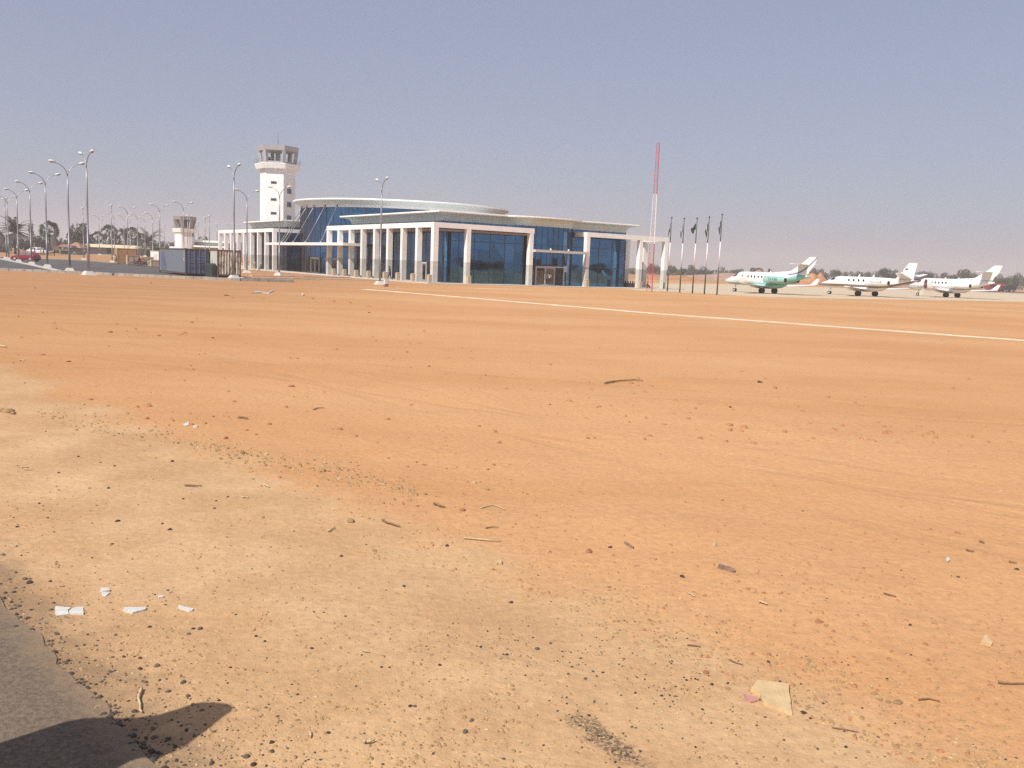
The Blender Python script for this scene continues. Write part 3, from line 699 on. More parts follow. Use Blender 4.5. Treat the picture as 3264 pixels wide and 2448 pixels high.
for px, D, yaw, lab, sc in (
    (282, 90, -70, 'tallest street lamp of the left group, arms seen nearly end on, at the front kerb', 1.0),
    (222, 101, 27, W_ + 'nearest of the median kerb row, right of the red car', 1.0), (151, 117, 27, W_ + 'on the median kerb just right of the red car', 1.0),
    (101, 134, 27, W_ + 'on the median kerb in front of the red car door', 1.0), (60, 152, 27, W_ + 'on the median kerb in front of the red car bonnet', 1.0),
    (29, 172, 27, W_ + 'on the median kerb left of the red car, beside another pole', 1.0), (22, 182, -78, 'street lamp at the left edge of the picture, arms end on behind its neighbour', 1.0),
    (746, 97.5, -70, W_ + 'standing in front of the rusty container', 1.0), (787, 133, 27, W_ + 'between rusty container and left colonnade', 1.0),
    (890, 124, -20, W_ + 'in front of the entrance canopy and the control tower', 1.0), (1212, 97, -68, W_ + 'before the near colonnade beside the electrical cabinet', .93),
    (268, 212, -86, 'street lamp with arms end on, just left of the tallest lamp, on orange sand', 1.0), (358, 192, -86, 'street lamp with arms end on above the left end of the packing cases', 1.0),
    (408.5, 197, 27, W_ + 'above the small plywood case and the motorcycles', 1.0), (510.6, 183, 27, W_ + 'directly above the left edge of the blue container', 1.0),
    (586, 170, 27, W_ + 'standing before the small squat control tower', 1.0), (599, 230, -80, 'street lamp with arms nearly end on, right of the small tower cab post', 1.0),
    (606, 236, -70, 'street lamp with a bent arm overlapping the right part of the small tower cab', 1.0), (633, 300, -80, 'short looking distant street lamp right of the small tower cab', 1.0),
    (654, 242, -75, 'street lamp with two close heads, left of two lamps above the container gap', 1.0), (668, 226, -85, 'street lamp with overlapping heads, above the gap between the containers', 1.0),
    (692, 310, -78, 'distant street lamp with two close heads at the left end of the far colonnade', 1.0), (735, 309, 20, 'distant street lamp whose arm shows above the far colonnade beam', 1.0),
    (318, 276, 27, 'distant twin arm street lamp right of the tallest lamp, over the cream shed', 1.0), (328, 306, -86, 'thin distant street lamp end on, over the middle left of the cream shed', 1.0),
    (366, 252, 25, 'distant street lamp just right of the end on lamp above the packing cases', 1.0), (397, 268, 25, 'distant street lamp with left arm over the plywood cases', 1.0),
    (440, 245, 25, 'street lamp behind the motorcycles, its long left arm over the palms', 1.0), (415, 300, -60, 'distant street lamp close behind the lamp above the motorcycles', 1.0),
    (463.6, 280, 10, 'distant street lamp with right arm raised over the date palm', 1.0), (488, 228, 27, 'street lamp behind the white cabin, left of the blue container', 1.0),
    (508, 300, -80, 'distant end on street lamp close to the lamp at the blue container edge', 1.0), (526, 345, -80, 'smallest distant street lamp, above the blue container side', 1.0)):
    lamp(px, D, yaw, lab, sc)

# ------------------------------------------------------------------ shipping containers
def container(px, D, name_label, side_m, door_m, frame_m, rusty=False, sc=1.06):
    c = empty('shipping_container', (at(px, D, 880), D, .05), TH, name_label, 'shipping container', 'shipping containers on the car park'); c.scale = (sc,) * 3
    W, Lc, H = 2.44, 12.19, 2.82
    f = MB(); q = .12
    for x in (0, W - q):
        for y in (0, Lc - q): f.box(x, x + q, y, y + q, .15, H - .0)
        f.box(x + .01, x + q - .01, q + .002, Lc - q - .002, .15, .31); f.box(x + .01, x + q - .01, q + .002, Lc - q - .002, H - .14, H - .01)
    for y in (0, Lc - q):
        f.box(q + .002, W - q - .002, y + .01, y + q - .01, .15, .30); f.box(q + .002, W - q - .002, y + .01, y + q - .01, H - .16, H - .01)
    for x in (0, W - .16):
        for y in (0, Lc - .17): f.box(x - .004, x + .164, y - .004, y + .174, 0.0, .149); f.box(x - .004, x + .164, y - .004, y + .174, H + .001, H + .03)
    f.build('corner_frame', frame_m, c)
    def corr(p0, ax, nrm, L, pitch, depth, z0, z1):
        b = MB(); pts = []; s_ = 0
        while s_ < L:
            for u, d in ((0, 0), (.07, 0), (.14, 1), (.21, 1)):
                if s_ + u * pitch / .28 <= L: pts.append((s_ + u * pitch / .28, d * depth))
            s_ += pitch
        vs = []
        for s_, d in pts: vs.append((p0[0] + ax[0] * s_ + nrm[0] * d, p0[1] + ax[1] * s_ + nrm[1] * d))
        n = len(vs); b.add([(x, y, z0) for x, y in vs] + [(x, y, z1) for x, y in vs], [(i, i + 1, n + i + 1, n + i) for i in range(n - 1)])
        return b
    corr((.06, q), (0, 1), (-1, 0), Lc - 2 * q, .28, .03, .31, H - .14).build('side_panel', side_m, c)
    corr((W - .06, q), (0, 1), (1, 0), Lc - 2 * q, .28, .03, .31, H - .14).build('side_panel', side_m, c)
    corr((q, Lc - .05), (1, 0), (0, 1), W - 2 * q, .28, .03, .3, H - .16).build('end_panel', side_m, c)
    b = MB(); b.box(.05, W - .05, .05, Lc - .05, H - .06, H - .03); b.box(.05, W - .05, .06, Lc - .06, .16, .2); b.build('roof', side_m, c)
    if rusty:
        corr((q, .07), (1, 0), (0, -1), W - 2 * q, .29, .06, .3, H - .16).build('end_panel', door_m, c)
    else:
        for k in range(2):
            x0 = q + .01 + k * (W / 2 - q); x1 = x0 + W / 2 - q - .02
            b = MB(); b.box(x0, x1, .045, .075, .305, H - .165)
            for z in (.75, 1.35, 1.95): b.box(x0 + .12, x1 - .12, .02, .0449, z, z + .10); b.box(x0 + .06, x1 - .06, .03, .0445, z + .25, z + .38)
            d = b.build('door', door_m, c)
            for xr in (x0 + .25, x1 - .25):
                b = MB(); b.tube([(xr, .0, .2), (xr, .0, H - .06)], .024, 6); b.box(xr - .05, xr + .05, -.02, .03, .32, .42); b.box(xr - .05, xr + .05, -.02, .03, H - .32, H - .22)
                b.box(xr - .02, xr + .3, -.03, -.005, 1.02, 1.06); b.build('lock_bar', STEEL, d)
    return c
BLUE_S = mat('faded_blue_paint', (.15, .17, .215), .6, var=.12, scale=.8, c2=(.155, .165, .185))
BLUE_D = mat('blue_door_paint', (.12, .14, .24), .6, var=.5, scale=1.4, c2=(.10, .075, .07), lo=.3, hi=.5)
RUSTF = mat('rusty_brown', (.13, .07, .05), .85, var=.4, scale=5, c2=(.07, .05, .045))
GREY_S = mat('pale_container_side', (.50, .50, .45), .7, var=.1, scale=.7)
RUSTD = mat('rust_streaked_cream', (.62, .54, .41), .85, c2=(.20, .11, .075), scale=2.6, lo=.36, hi=.56, stretch=(1.6, 1.6, .55))
RUSTR = mat('red_rust', (.26, .12, .085), .9, c2=(.10, .05, .04), scale=3)
cb = container(591, 101.5, 'faded blue container with dark blue doors facing right', BLUE_S, BLUE_D, RUSTF)
b = MB(); pts = [(-.004 + .0, 10.3 + .9 * math.cos(a), 1.35 + 1.05 * max(-1, min(1, 1.25 * math.sin(a)))) for a in [6.2832 * k / 28 for k in range(28)]]
b.add([(.024, y, z) for _, y, z in pts], [tuple(range(27, -1, -1))])
b.build('faded_emblem', mat('old_blue_patch', (.11, .125, .215), .6, var=.15), cb)
b = MB()
for k, (y, wd) in enumerate(((.55, .12), (.55, .12), (.55, .12), (.55, .12), (.6, .25), (.58, .2))):
    z = 2.35 - k * .17; b.add([(.0235, y + wd, z), (.0235, y - .02, z), (.0235, y - .02, z + .11), (.0235, y + wd, z + .11)], [(0, 1, 2, 3)])
b.build('stencil_mark', WHT_T, cb)
xr = at(768, 102, 880) - TR.x * 2.44 * 1.06; yr = 102 - TR.y * 2.44 * 1.06
cr = container(768, 102, 'rust streaked cream container with ribbed end, right of the blue one', GREY_S, RUSTD, RUSTR, True)
cr.location = (xr, yr, .05)

# ------------------------------------------------------------------ vehicles
def carbody(st, name, m, parent, smooth='auto'):
    """stations: x, half width low, half width belt, z low, z belt, z top, half width top"""
    b = MB(); rr = []
    for x, wl, wb, zl, zb, zt, wt in st:
        rr.append([(x, -wl, zl), (x, -wb, zl + (zb - zl) * .45), (x, -wb * .985, zb), (x, -wt, zt), (x, -wt * .4, zt + .015), (x, wt * .4, zt + .015), (x, wt, zt), (x, wb * .985, zb), (x, wb, zl + (zb - zl) * .45), (x, wl, zl)])
    b.rings(rr); return b.build(name, m, parent, smooth)
def wheel(parent, x, y, r, wd=.2):
    b = MB(); b.wheel((x, y, r), r, wd, mi=0); o = b.build('wheel', DARK, parent, 'auto')
    b = MB(); b.wheel((x, y + (.02 if y > 0 else -.02), r), r * .62, wd, n=10); b.build('rim', RIM, o, 'auto')
def quadpart(name, pts, m, parent, off):
    b = MB(); n = len(pts); o = Vector(off); b.add([Vector(p) + o for p in pts] + [Vector(p) + o * .1 for p in pts], [tuple(range(n)), tuple(range(2 * n - 1, n - 1, -1))] + [(i, n + i, n + (i + 1) % n, (i + 1) % n) for i in range(n)])
    return b.build(name, m, parent)
def hatchback(loc, rz, label, sc):
    t = empty('parked_car', loc, rz, label, 'car'); t.scale = (sc,) * 3
    st = [(2.0, .60, .66, .30, .55, .60, .55), (1.92, .74, .80, .20, .62, .70, .62), (1.4, .78, .85, .18, .72, .82, .68), (.95, .80, .86, .18, .80, .93, .68), (.35, .80, .86, .18, .86, 1.28, .58),
          (.0, .80, .86, .18, .88, 1.42, .56), (-.6, .80, .86, .18, .90, 1.46, .56), (-1.2, .80, .86, .18, .92, 1.40, .56), (-1.65, .78, .85, .20, .92, 1.10, .60), (-1.88, .74, .80, .26, .88, .94, .62), (-1.95, .68, .72, .34, .70, .74, .60)]
    carbody(st, 'body', CARRED, t)
    for s_ in (-1, 1):
        for pts in ([(.62, .80, .93), (.08, .62, 1.33), (-.42, .60, 1.38), (-.42, .835, .95)], [(-.50, .835, .95), (-.50, .60, 1.38), (-1.1, .60, 1.34), (-1.5, .80, .99)]):
            P_ = [(x, y * s_, z) for x, y, z in pts]; quadpart('side_window', P_ if s_ < 0 else P_[::-1], CARGL, t, (0, .03 * s_, .008))
        b = MB(); b.ball((1.88, .56 * s_, .60), (.12, .16, .08), 8, 5); b.build('headlight', LHEAD, t, True)
        b = MB(); b.box(-1.93, -1.84, .58 * s_ - .1, .58 * s_ + .1, .72, .92); b.build('tail_lamp', TAIL, t)
        for x in (1.28, -1.22): wheel(t, x, .74 * s_, .31)
    quadpart('windscreen', [(.93, -.62, .95), (.93, .62, .95), (.1, .52, 1.39), (.1, -.52, 1.39)], CARGL, t, (.03, 0, .03))
    b = MB(); b.box(1.9, 2.06, -.7, .7, .22, .46); b.build('bumper', DARK, t)
    return t
D_ = 160; hatchback((at(83, D_, 826), D_, .035), math.pi + math.radians(-8), 'dark red hatchback parked behind the median kerb lamps', 1.16)
def pickup(px, D, z, rz, label, kind):
    t = empty('parked_car', (at(px, D, 795), D, z), rz, label, 'pickup' if kind else 'car'); sc = 1.0
    if kind: st = [(2.5, .7, .8, .35, .75, .85, .72), (1.3, .82, .9, .3, .95, 1.05, .75), (.7, .82, .9, .3, 1.0, 1.7, .66), (-.6, .82, .9, .3, 1.02, 1.75, .66), (-.9, .82, .9, .3, 1.0, 1.06, .8), (-2.5, .8, .88, .4, .98, 1.02, .84)]
    else: st = [(2.3, .7, .8, .35, .8, .9, .75), (1.2, .82, .92, .3, 1.0, 1.1, .78), (.5, .82, .92, .3, 1.05, 1.8, .7), (-1.9, .82, .92, .3, 1.05, 1.85, .7), (-2.3, .8, .9, .35, 1.0, 1.1, .8)]
    carbody(st, 'body', CARWHT, t)
    for s_ in (-1, 1):
        P_ = [(.75, .84 * s_, 1.1), (.45, .70 * s_, 1.62), (-.5 if kind else -1.8, .70 * s_, 1.66), (-.7 if kind else -1.95, .84 * s_, 1.1)]
        quadpart('side_window', P_ if s_ < 0 else P_[::-1], CARGL, t, (0, .05 * s_, .01))
        for x in (1.5, -1.55): wheel(t, x, .82 * s_, .38)
    return t
pickup(109, 262, gz(-140, 262), math.radians(155), 'white car parked end on among people at the far left, left of the white pickup', 0)
pickup(129, 258, gz(-135, 258), math.radians(168), 'white pickup parked right of another white car by the palms', 1)
def motorcycle(px, D, rz, label):
    t = empty('motorcycle', (at(px, D, 850), D, .03), rz, label, 'motorcycle', 'motorcycles beside the packing cases')
    for x in (.62, -.62):
        b = MB(); pts = [(x + .3 * math.cos(a), 0, .3 + .3 * math.sin(a)) for a in [6.2832 * k / 18 for k in range(19)]]; b.tube(pts, .045, 6); w_ = b.build('wheel', DARK, t, True)
        b = MB()
        for k in range(6): a = 1.0472 * k; b.tube([(x, 0, .3), (x + .28 * math.cos(a), 0, .3 + .28 * math.sin(a))], .008, 4)
        b.tube([(x, -.06, .3), (x, .06, .3)], .05, 8); b.build('spokes', STEEL, w_)
    b = MB(); b.tube([(-.62, 0, .3), (-.1, 0, .38), (.35, 0, .75), (-.2, 0, .68), (-.62, 0, .3)], .03, 6); b.tube([(.62, 0, .3), (.42, 0, .95)], .03, 6); b.box(-.18, .18, -.12, .12, .28, .52); b.build('frame', BLACKM, t)
    b = MB(); b.ball((.18, 0, .78), (.26, .13, .12), 10, 6); b.build('fuel_tank', CARRED, t, True)
    b = MB(); b.ball((-.34, 0, .78), (.38, .12, .07), 10, 6); b.build('saddle', DARK, t, True)
    b = MB(); b.tube([(.36, -.34, 1.02), (.44, -.1, .96), (.44, .1, .96), (.36, .34, 1.02)], .018, 6); b.build('handlebar', STEEL, t, True)
    b = MB(); b.ball((.54, 0, .86), (.08, .09, .09), 8, 5); b.build('headlight', LHEAD, t, True)
    return t
motorcycle(433, 161, math.radians(200), 'motorcycle parked by the plywood cases, left of the seated rider')
motorcycle(450, 158, math.radians(190), 'motorcycle under a rider in dark clothes')
motorcycle(466, 154, math.radians(150), 'motorcycle held by a standing person in pale shirt')
def fire_truck():
    D = 350; t = empty('fire_truck', (at(3172, D, 925), D, 0), math.radians(-6), 'red fire truck parked beyond the rightmost jet at the far apron edge', 'fire truck')
    t.rotation_euler = (0, 0, math.radians(6))
    b = MB(); b.box(-3.6, 1.4, -1.2, 1.2, 1.1, 3.2); b.box(-3.6, 3.4, -1.15, 1.15, .7, 1.098); b.build('body', FIRE, t)
    b = MB(); b.rings([[(1.5, -1.2, 1.1), (1.5, 1.2, 1.1), (1.5, 1.15, 3.0), (1.5, -1.15, 3.0)], [(3.4, -1.2, 1.1), (3.4, 1.2, 1.1), (2.9, 1.1, 3.0), (2.9, -1.1, 3.0)]]); cabo = b.build('cab', FIRE, t)
    quadpart('windscreen', [(3.28, -1, 1.75), (3.28, 1, 1.75), (2.98, .95, 2.8), (2.98, -.95, 2.8)], CARGL, cabo, (.05, 0, .02))
    b = MB(); b.box(3.4, 3.7, -1.2, 1.2, .55, 1.05); b.build('bumper', WHT_T, t)
    b = MB(); b.box(-3.0, 1.0, -1.23, -1.205, 1.5, 2.6); b.build('locker_shutter', DARK, t)
    for x in (2.4, -.9, -2.4):
        for y in (-1.0, 1.0): wheel(t, x, y, .58, .4)
    b = MB(); b.box(-.6, .6, -.3, .3, 3.21, 3.6); b.build('roof_monitor', BLACKM, t)
    D = 345; t = empty('tanker_trailer', (at(3213, D, 928), D, 0), .3, 'dark hulking vehicle behind pale bumper, right of the red fire truck', 'truck')
    b = MB(); b.box(-2.4, 1.4, -1.1, 1.1, .7, 2.2); b.build('body', DARK, t)
    b = MB(); b.rings([[(1.4, -1.1, .7), (1.4, 1.1, .7), (1.4, 1.0, 2.5), (1.4, -1.0, 2.5)], [(2.6, -1.1, .7), (2.6, 1.1, .7), (2.1, 1., 2.4), (2.1, -1., 2.4)]]); b.build('cab', BLACKM, t)
    for x in (1.7, -1.6):
        for y in (-1.0, 1.0): wheel(t, x, y, .5, .35)
fire_truck()
sheet('far_taxiway', [(at(2700, 320), 320), (at(3400, 322), 322), (at(3420, 372), 372), (at(2700, 366), 366)], .05, ASPH, .05)

# ------------------------------------------------------------------ business jets
def stripe_material(name, base, zones):
    """paint scheme as height zones along the body: list of (colour, a, b, x0, curve, sign) -> colour where z < a + b*(x-x0 if x>x0) + curve*(..)^2"""
    m = bpy.data.materials.new(name); m.use_nodes = True; t = m.node_tree; N = t.nodes; L = t.links
    p = N['Principled BSDF']; p.inputs['Roughness'].default_value = .3
    tc = N.new('ShaderNodeTexCoord'); sx = N.new('ShaderNodeSeparateXYZ'); L.new(tc.outputs['Object'], sx.inputs[0])
    def mth(op, a, b):
        n = N.new('ShaderNodeMath'); n.operation = op
        for i, q in enumerate((a, b)):
            if isinstance(q, (int, float)): n.inputs[i].default_value = q
            else: L.new(q, n.inputs[i])
        return n.outputs[0]
    nz = N.new('ShaderNodeTexNoise'); nz.inputs['Scale'].default_value = 1.5
    L.new(tc.outputs['Object'], nz.inputs['Vector'])
    mr = N.new('ShaderNodeMapRange'); L.new(nz.outputs[0], mr.inputs[0]); mr.inputs[3].default_value = .94; mr.inputs[4].default_value = 1.0
    cc = N.new('ShaderNodeMix'); cc.data_type = 'RGBA'; cc.blend_type = 'MULTIPLY'; cc.inputs[0].default_value = 1; cc.inputs[6].default_value = (*base, 1)
    cb_ = N.new('ShaderNodeCombineColor')
    for i in range(3): L.new(mr.outputs[0], cb_.inputs[i])
    L.new(cb_.outputs[0], cc.inputs[7]); cur = cc.outputs[2]
    s_ = mth('SUBTRACT', 0., sx.outputs[0])                      # distance aft of the nose
    for c, z0, z1, x0, k in zones:
        u = mth('MAXIMUM', mth('SUBTRACT', s_, x0), 0.); cv = mth('MULTIPLY', mth('MULTIPLY', u, u), k)
        zz_ = mth('SUBTRACT', sx.outputs[2], cv)
        f = mth('MULTIPLY', mth('GREATER_THAN', zz_, z0), mth('LESS_THAN', zz_, z1))
        if k > .1: f = mth('MULTIPLY', f, mth('GREATER_THAN', s_, x0))
        mx = N.new('ShaderNodeMix'); mx.data_type = 'RGBA'; L.new(f, mx.inputs[0]); L.new(cur, mx.inputs[6]); mx.inputs[7].default_value = (*c, 1); cur = mx.outputs[2]
    L.new(cur, p.inputs['Base Color']); return m
PW_ = (.80, .79, .77)
def lens(cx, hw, hh, n, zc, flat=0): return [(cx, hw * math.cos(a), zc + hh * math.sin(a)) for a in [6.2832 * k / n for k in range(n)]]
def airfoil(sweep):
    """sweep: list of (y, x_le, chord, z, thick, twist axis 'h' or 'v')"""
    rr = []
    for y, xl, ch, z, th, mode in sweep:
        r = []
        for u, v in ((0, 0), (.1, .55), (.3, 1), (.6, .75), (1, 0.05), (1, -.05), (.6, -.6), (.3, -.85), (.1, -.5)):
            r.append((xl - ch * u, y, z + th * v * .5) if mode == 'h' else (xl - ch * u, y + th * v * .5, z))
        rr.append(r)
    return rr
def jet(px, D, yaw, label, kind, sx, reg, door_open=False):
    z0 = .02
    t = empty('business_jet', (at(px, D, 930), D, z0), math.pi - math.radians(yaw), label, 'jet')
    t.scale = (sx, 1, 1) if not hasattr(sx, '__len__') else sx
    # local: +x forward from nose tip at 0, aft is negative x; +y is the left wing side facing the camera
    haw = kind != 2
    if kind == 1: fm = stripe_material('jet_paint_teal', PW_, [((.22, .47, .43), -2, 1.42, 7.5, .045), ((.20, .20, .26), 2.72, 3.0, 11.8, .13), ((.5, .5, .5), 1.62, 1.65, 99, 0)])
    elif kind == 2: fm = stripe_material('jet_paint_bronze', PW_, [((.30, .16, .13), 1.38, 1.60, 9.5, .028), ((.05, .05, .07), 1.60, 1.68, 9.5, .028), ((.05, .04, .05), 1.33, 1.38, 9.5, .028)])
    else: fm = stripe_material('jet_paint_white', PW_, [((.10, .09, .10), 1.62, 1.70, 99, 0), ((.10, .09, .10), 1.42, 1.48, 99, 0), ((.60, .58, .55), -2, .8, 99, 0)])
    pw = stripe_material('jet_white', PW_, [])
    teal = stripe_material('jet_teal', (.28, .48, .44), []) if kind == 1 else pw
    S_ = [(0, .03, .03, 1.60), (.25, .20, .19, 1.60), (.8, .42, .40, 1.63), (1.5, .62, .60, 1.70), (2.1, .76, .73, 1.80), (2.6, .86, .86, 1.93), (3.1, .93, .97, 2.05), (3.8, .965, 1.0, 2.06), (9.4, .965, 1.0, 2.06), (10.4, .92, .93, 2.12), (11.6, .76, .76, 2.26), (13.0, .50, .50, 2.45), (14.2, .26, .28, 2.58), (15.2, .08, .10, 2.66)]
    if kind == 2: S_ = [(0, .03, .03, 1.45), (.3, .2, .17, 1.47), (1.0, .45, .40, 1.55), (1.9, .66, .60, 1.68), (2.6, .80, .78, 1.84), (3.3, .86, .90, 1.96), (4.0, .88, .92, 1.98), (9.6, .88, .92, 1.98), (10.8, .80, .82, 2.06), (12.4, .56, .58, 2.22), (14.0, .34, .36, 2.38), (15.3, .16, .18, 2.52), (16.0, .06, .07, 2.6)]
    b = MB(); b.rings([lens(-s, hw, hh, 28, zc) for s, hw, hh, zc in S_][::-1]); b.build('fuselage', fm, t, True)
    b = MB(); b.rings([lens(-s, hw, hh, 16, zc) for s, hw, hh, zc in ((4.6, .1, .1, 1.25), (5.4, .75, .30, 1.13), (6.5, 1.0, .42, 1.1), (9.0, 1.0, .42, 1.1), (10.4, .7, .32, 1.2), (11.4, .1, .1, 1.4))][::-1]); b.build('belly_fairing', fm, t, True)
    # cockpit glazing, lying on the hull
    def hull(x):
        for p, q in zip(S_, S_[1:]):
            if p[0] <= x <= q[0]: u = (x - p[0]) / (q[0] - p[0]); return [p[i] + (q[i] - p[i]) * u for i in (1, 2, 3)]
    o_ = .35 if kind == 2 else 0
    for s_ in (-1, 1):
        for u0, u1, a0, a1 in ((1.85, 2.5, 52, 84), (2.2, 2.95, 27, 50)):
            b = MB(); pts = []
            for j in range(5):
                for i in range(5):
                    x = u0 + o_ + (u1 - u0) * i / 4 + (.12 if j == 4 else 0) * (1 - i / 4); an = math.radians(a0 + (a1 - a0) * j / 4); hw, hh, zc = hull(x)
                    pts.append((-x, s_ * (hw * math.cos(an) * 1.012 + .008), zc + hh * math.sin(an) * 1.012 + .008))
            b.add(pts, [(j * 5 + i, j * 5 + i + 1, j * 5 + i + 6, j * 5 + i + 5) for j in range(4) for i in range(4)]); b.build('cockpit_window', PANEG, t, True)
    ws = [4.05, 5.15, 5.75, 6.35, 7.0, 7.65, 8.25] if kind == 1 else [5.15, 5.75, 6.4, 7.0, 7.65, 8.25] if kind == 3 else [5.7, 6.5, 7.3, 8.1]
    for s_ in (-1, 1):
        for x in ws:
            b = MB(); wy = (.905 if haw else .84) * s_; pts = [(-x + .13 * math.cos(a), wy, 2.36 + .20 * math.sin(a)) for a in [6.2832 * k / 14 for k in range(14)]]
            o2 = [(p[0], p[1] + .05 * s_, p[2]) for p in pts]
            b.rings([pts, o2] if s_ < 0 else [o2, pts]); b.build('cabin_window', PANEG, t)
    # wings with winglets
    tipx, tipc = (-9.3, 1.15) if haw else (-9.4, 1.2)
    for s_ in (-1, 1):
        sw = [(0.5, -5.7, 3.3, 1.0, .36, 'h'), (3.5, -7.2, 2.2, 1.15, .26, 'h'), (7.5, tipx, tipc, 1.42, .13, 'h')]
        if haw: sw += [(7.9, tipx - .25, 1.0, 1.55, .1, 'h'), (8.25, tipx - .95, .5, 2.35, .06, 'h')]
        rr = airfoil([(y * s_, *r) for y, *r in sw]); b = MB(); b.rings(rr if s_ < 0 else [r[::-1] for r in rr]); b.build('wing', pw, t, 'auto')
    # engines
    for s_ in (-1, 1):
        ey, ez = (1.42, 2.02) if haw else (1.45, 2.12); r = .52 if haw else .55; e0_, e1_ = (8.6, 12.2) if haw else (9.0, 12.4)
        prof = [(e0_, .80), (e0_ + .08, .93), (e0_ + .5, 1.02), (e0_ + 2.2, 1.0), (e1_ - .4, .84), (e1_, .66)]
        b = MB(); rr = [[(-x, ey * s_ + r * k * math.cos(a), ez + r * k * math.sin(a)) for a in [6.2832 * i / 20 for i in range(20)]] for x, k in prof]
        b.rings(rr[::-1]); en = b.build('engine', teal, t, 'auto')
        b = MB(); b.rings([[(-x, ey * s_ + r * k * math.cos(a), ez + r * k * math.sin(a)) for a in [6.2832 * i / 16 for i in range(16)]] for x, k in ((e1_ + .06, .55), (e1_ - .05, .60))]); b.build('exhaust', DARK, en)
        b = MB(); b.rings([[(-x, ey * s_ + r * k * math.cos(a), ez + r * k * math.sin(a)) for a in [6.2832 * i / 16 for i in range(16)]] for x, k in ((e0_ + .02, .74), (e0_ - .012, .74))]); b.build('intake', DARK, en)
        b = MB(); b.box(-11.2, -9.3, min(.7 * s_, ey * s_), max(.7 * s_, ey * s_), ez - .08, ez + .08); b.build('engine_pylon', teal, t)
        if s_ > 0 and reg and kind != 3:
            mw = Matrix.Translation((-(e0_ + 1.75), ey + r * 1.0 + .012, ez + .08)) @ Matrix(((-1, 0, 0, 0), (0, 0, 1, 0), (0, 1, 0, 0), (0, 0, 0, 1)))
            text_mesh('registration_letters', reg, .52, mat('reg_teal_dark' if kind == 1 else 'reg_brown', (.05, .16, .14) if kind == 1 else (.30, .22, .2), .5), en, mw)
    # tail
    if haw:
        fin = [(3.0, -10.9, 4.0, .16), (3.35, -11.9, 3.1, .16), (4.3, -13.5, 2.3, .16), (5.37, -14.95, 1.25, .14)]
        hz, hx, hs = 4.32, -13.1, 3.2
    else:
        fin = [(2.55, -12.3, 2.9, .16), (3.05, -12.75, 2.45, .15), (5.15, -14.35, 1.25, .13)]
        hz, hx, hs = 2.85, -13.0, 3.3
    rr = airfoil([(0, x, c, z, th, 'v') for z, x, c, th in fin]); b = MB(); b.rings(rr); b.build('tail_fin', pw if kind != 1 else stripe_material('fin_paint', PW_, [((.20, .20, .26), 2.72, 3.0, 11.8, .13)]), t, 'auto')
    if haw:
        b = MB(); b.rings([[(-x, wd * math.cos(a), 2.95 + h * math.sin(a)) for a in [3.1416 * i / 8 for i in range(9)]] for x, wd, h in ((8.6, .05, .05), (9.4, .25, .18), (11.0, .22, .30), (12.4, .12, .36))][::-1], close=True); b.build('dorsal_fairing', pw, t, True)
    for s_ in (-1, 1):
        dz_ = 0 if haw else .75
        rr = airfoil([(.02 * s_, hx, 1.7 if haw else 2.0, hz, .16, 'h'), (hs * s_, hx - 1.0 - (0 if haw else .4), .95, hz + dz_, .08, 'h')]); b = MB(); b.rings(rr if s_ < 0 else [r[::-1] for r in rr]); b.build('tailplane', pw, t, 'auto')
    # undercarriage
    ty = 1.40 if haw else 2.1
    for s_ in (-1, 1):
        b = MB(); b.tube([(-8.2, ty * s_, 1.1), (-8.2, ty * s_, .38)], .09, 8); b.box(-8.45, -7.95, ty * s_ + .09 * s_ - .02, ty * s_ + .09 * s_ + .02, .55, 1.05); g_ = b.build('main_gear', LHEAD, t)
        for dy in (-.16, .16): b = MB(); b.wheel((-8.2, ty * s_ + dy, .40), .40, .2); b.build('wheel', DARK, g_, 'auto')
    b = MB(); b.tube([(-2.1, 0, 1.25), (-2.0, 0, .30)], .06, 8); b.tube([(-2.4, 0, 1.2), (-2.05, 0, .6)], .03, 6); g_ = b.build('nose_gear', LHEAD, t)
    for dy in (-.11, .11):
        b = MB(); b.wheel((-2.0, dy, .27), .27, .12); wo = b.build('wheel', DARK, g_, 'auto')
        b = MB(); b.wheel((-2.0, dy, .27), .13, .13); b.build('hub', LHEAD, wo, 'auto')
    for x in (6.6, 8.9) if kind != 1 else (8.2,):
        b = MB(); b.rings([[(-x, -.02, 2.9), (-x - .3, -.02, 2.9), (-x - .3, .02, 2.9), (-x, .02, 2.9)], [(-x - .18, -.012, 3.3), (-x - .34, -.012, 3.3), (-x - .34, .012, 3.3), (-x - .18, .012, 3.3)]]); b.build('antenna', pw, t)
    if kind == 2:
        for (s, z, wd, hh) in ((13.75, 4.25, .36, .2), (13.2, 3.95, .12, .12), (13.1, 3.55, .5, .07)):
            b = MB(); b.box(-s - wd / 2 - .35, -s + wd / 2 - .35, .075, .095, z - hh / 2, z + hh / 2); b.build('tail_marking', BLACKM, t)
    if kind == 3:
        mw = Matrix.Translation((-12.1, .80, 3.02)) @ Matrix.Rotation(math.radians(0), 4, 'X') @ Matrix(((-1, 0, 0, 0), (0, 0, 1, 0), (0, 1, 0, 0), (0, 0, 0, 1)))
        mw = Matrix.Translation((-11.6, .42, 3.02)) @ Matrix(((-1, 0, 0, 0), (0, 0, 1, 0), (0, 1, 0, 0), (0, 0, 0, 1)))
        text_mesh('registration_letters', reg, .40, mat('reg_grey', (.16, .15, .15), .5), t, mw)
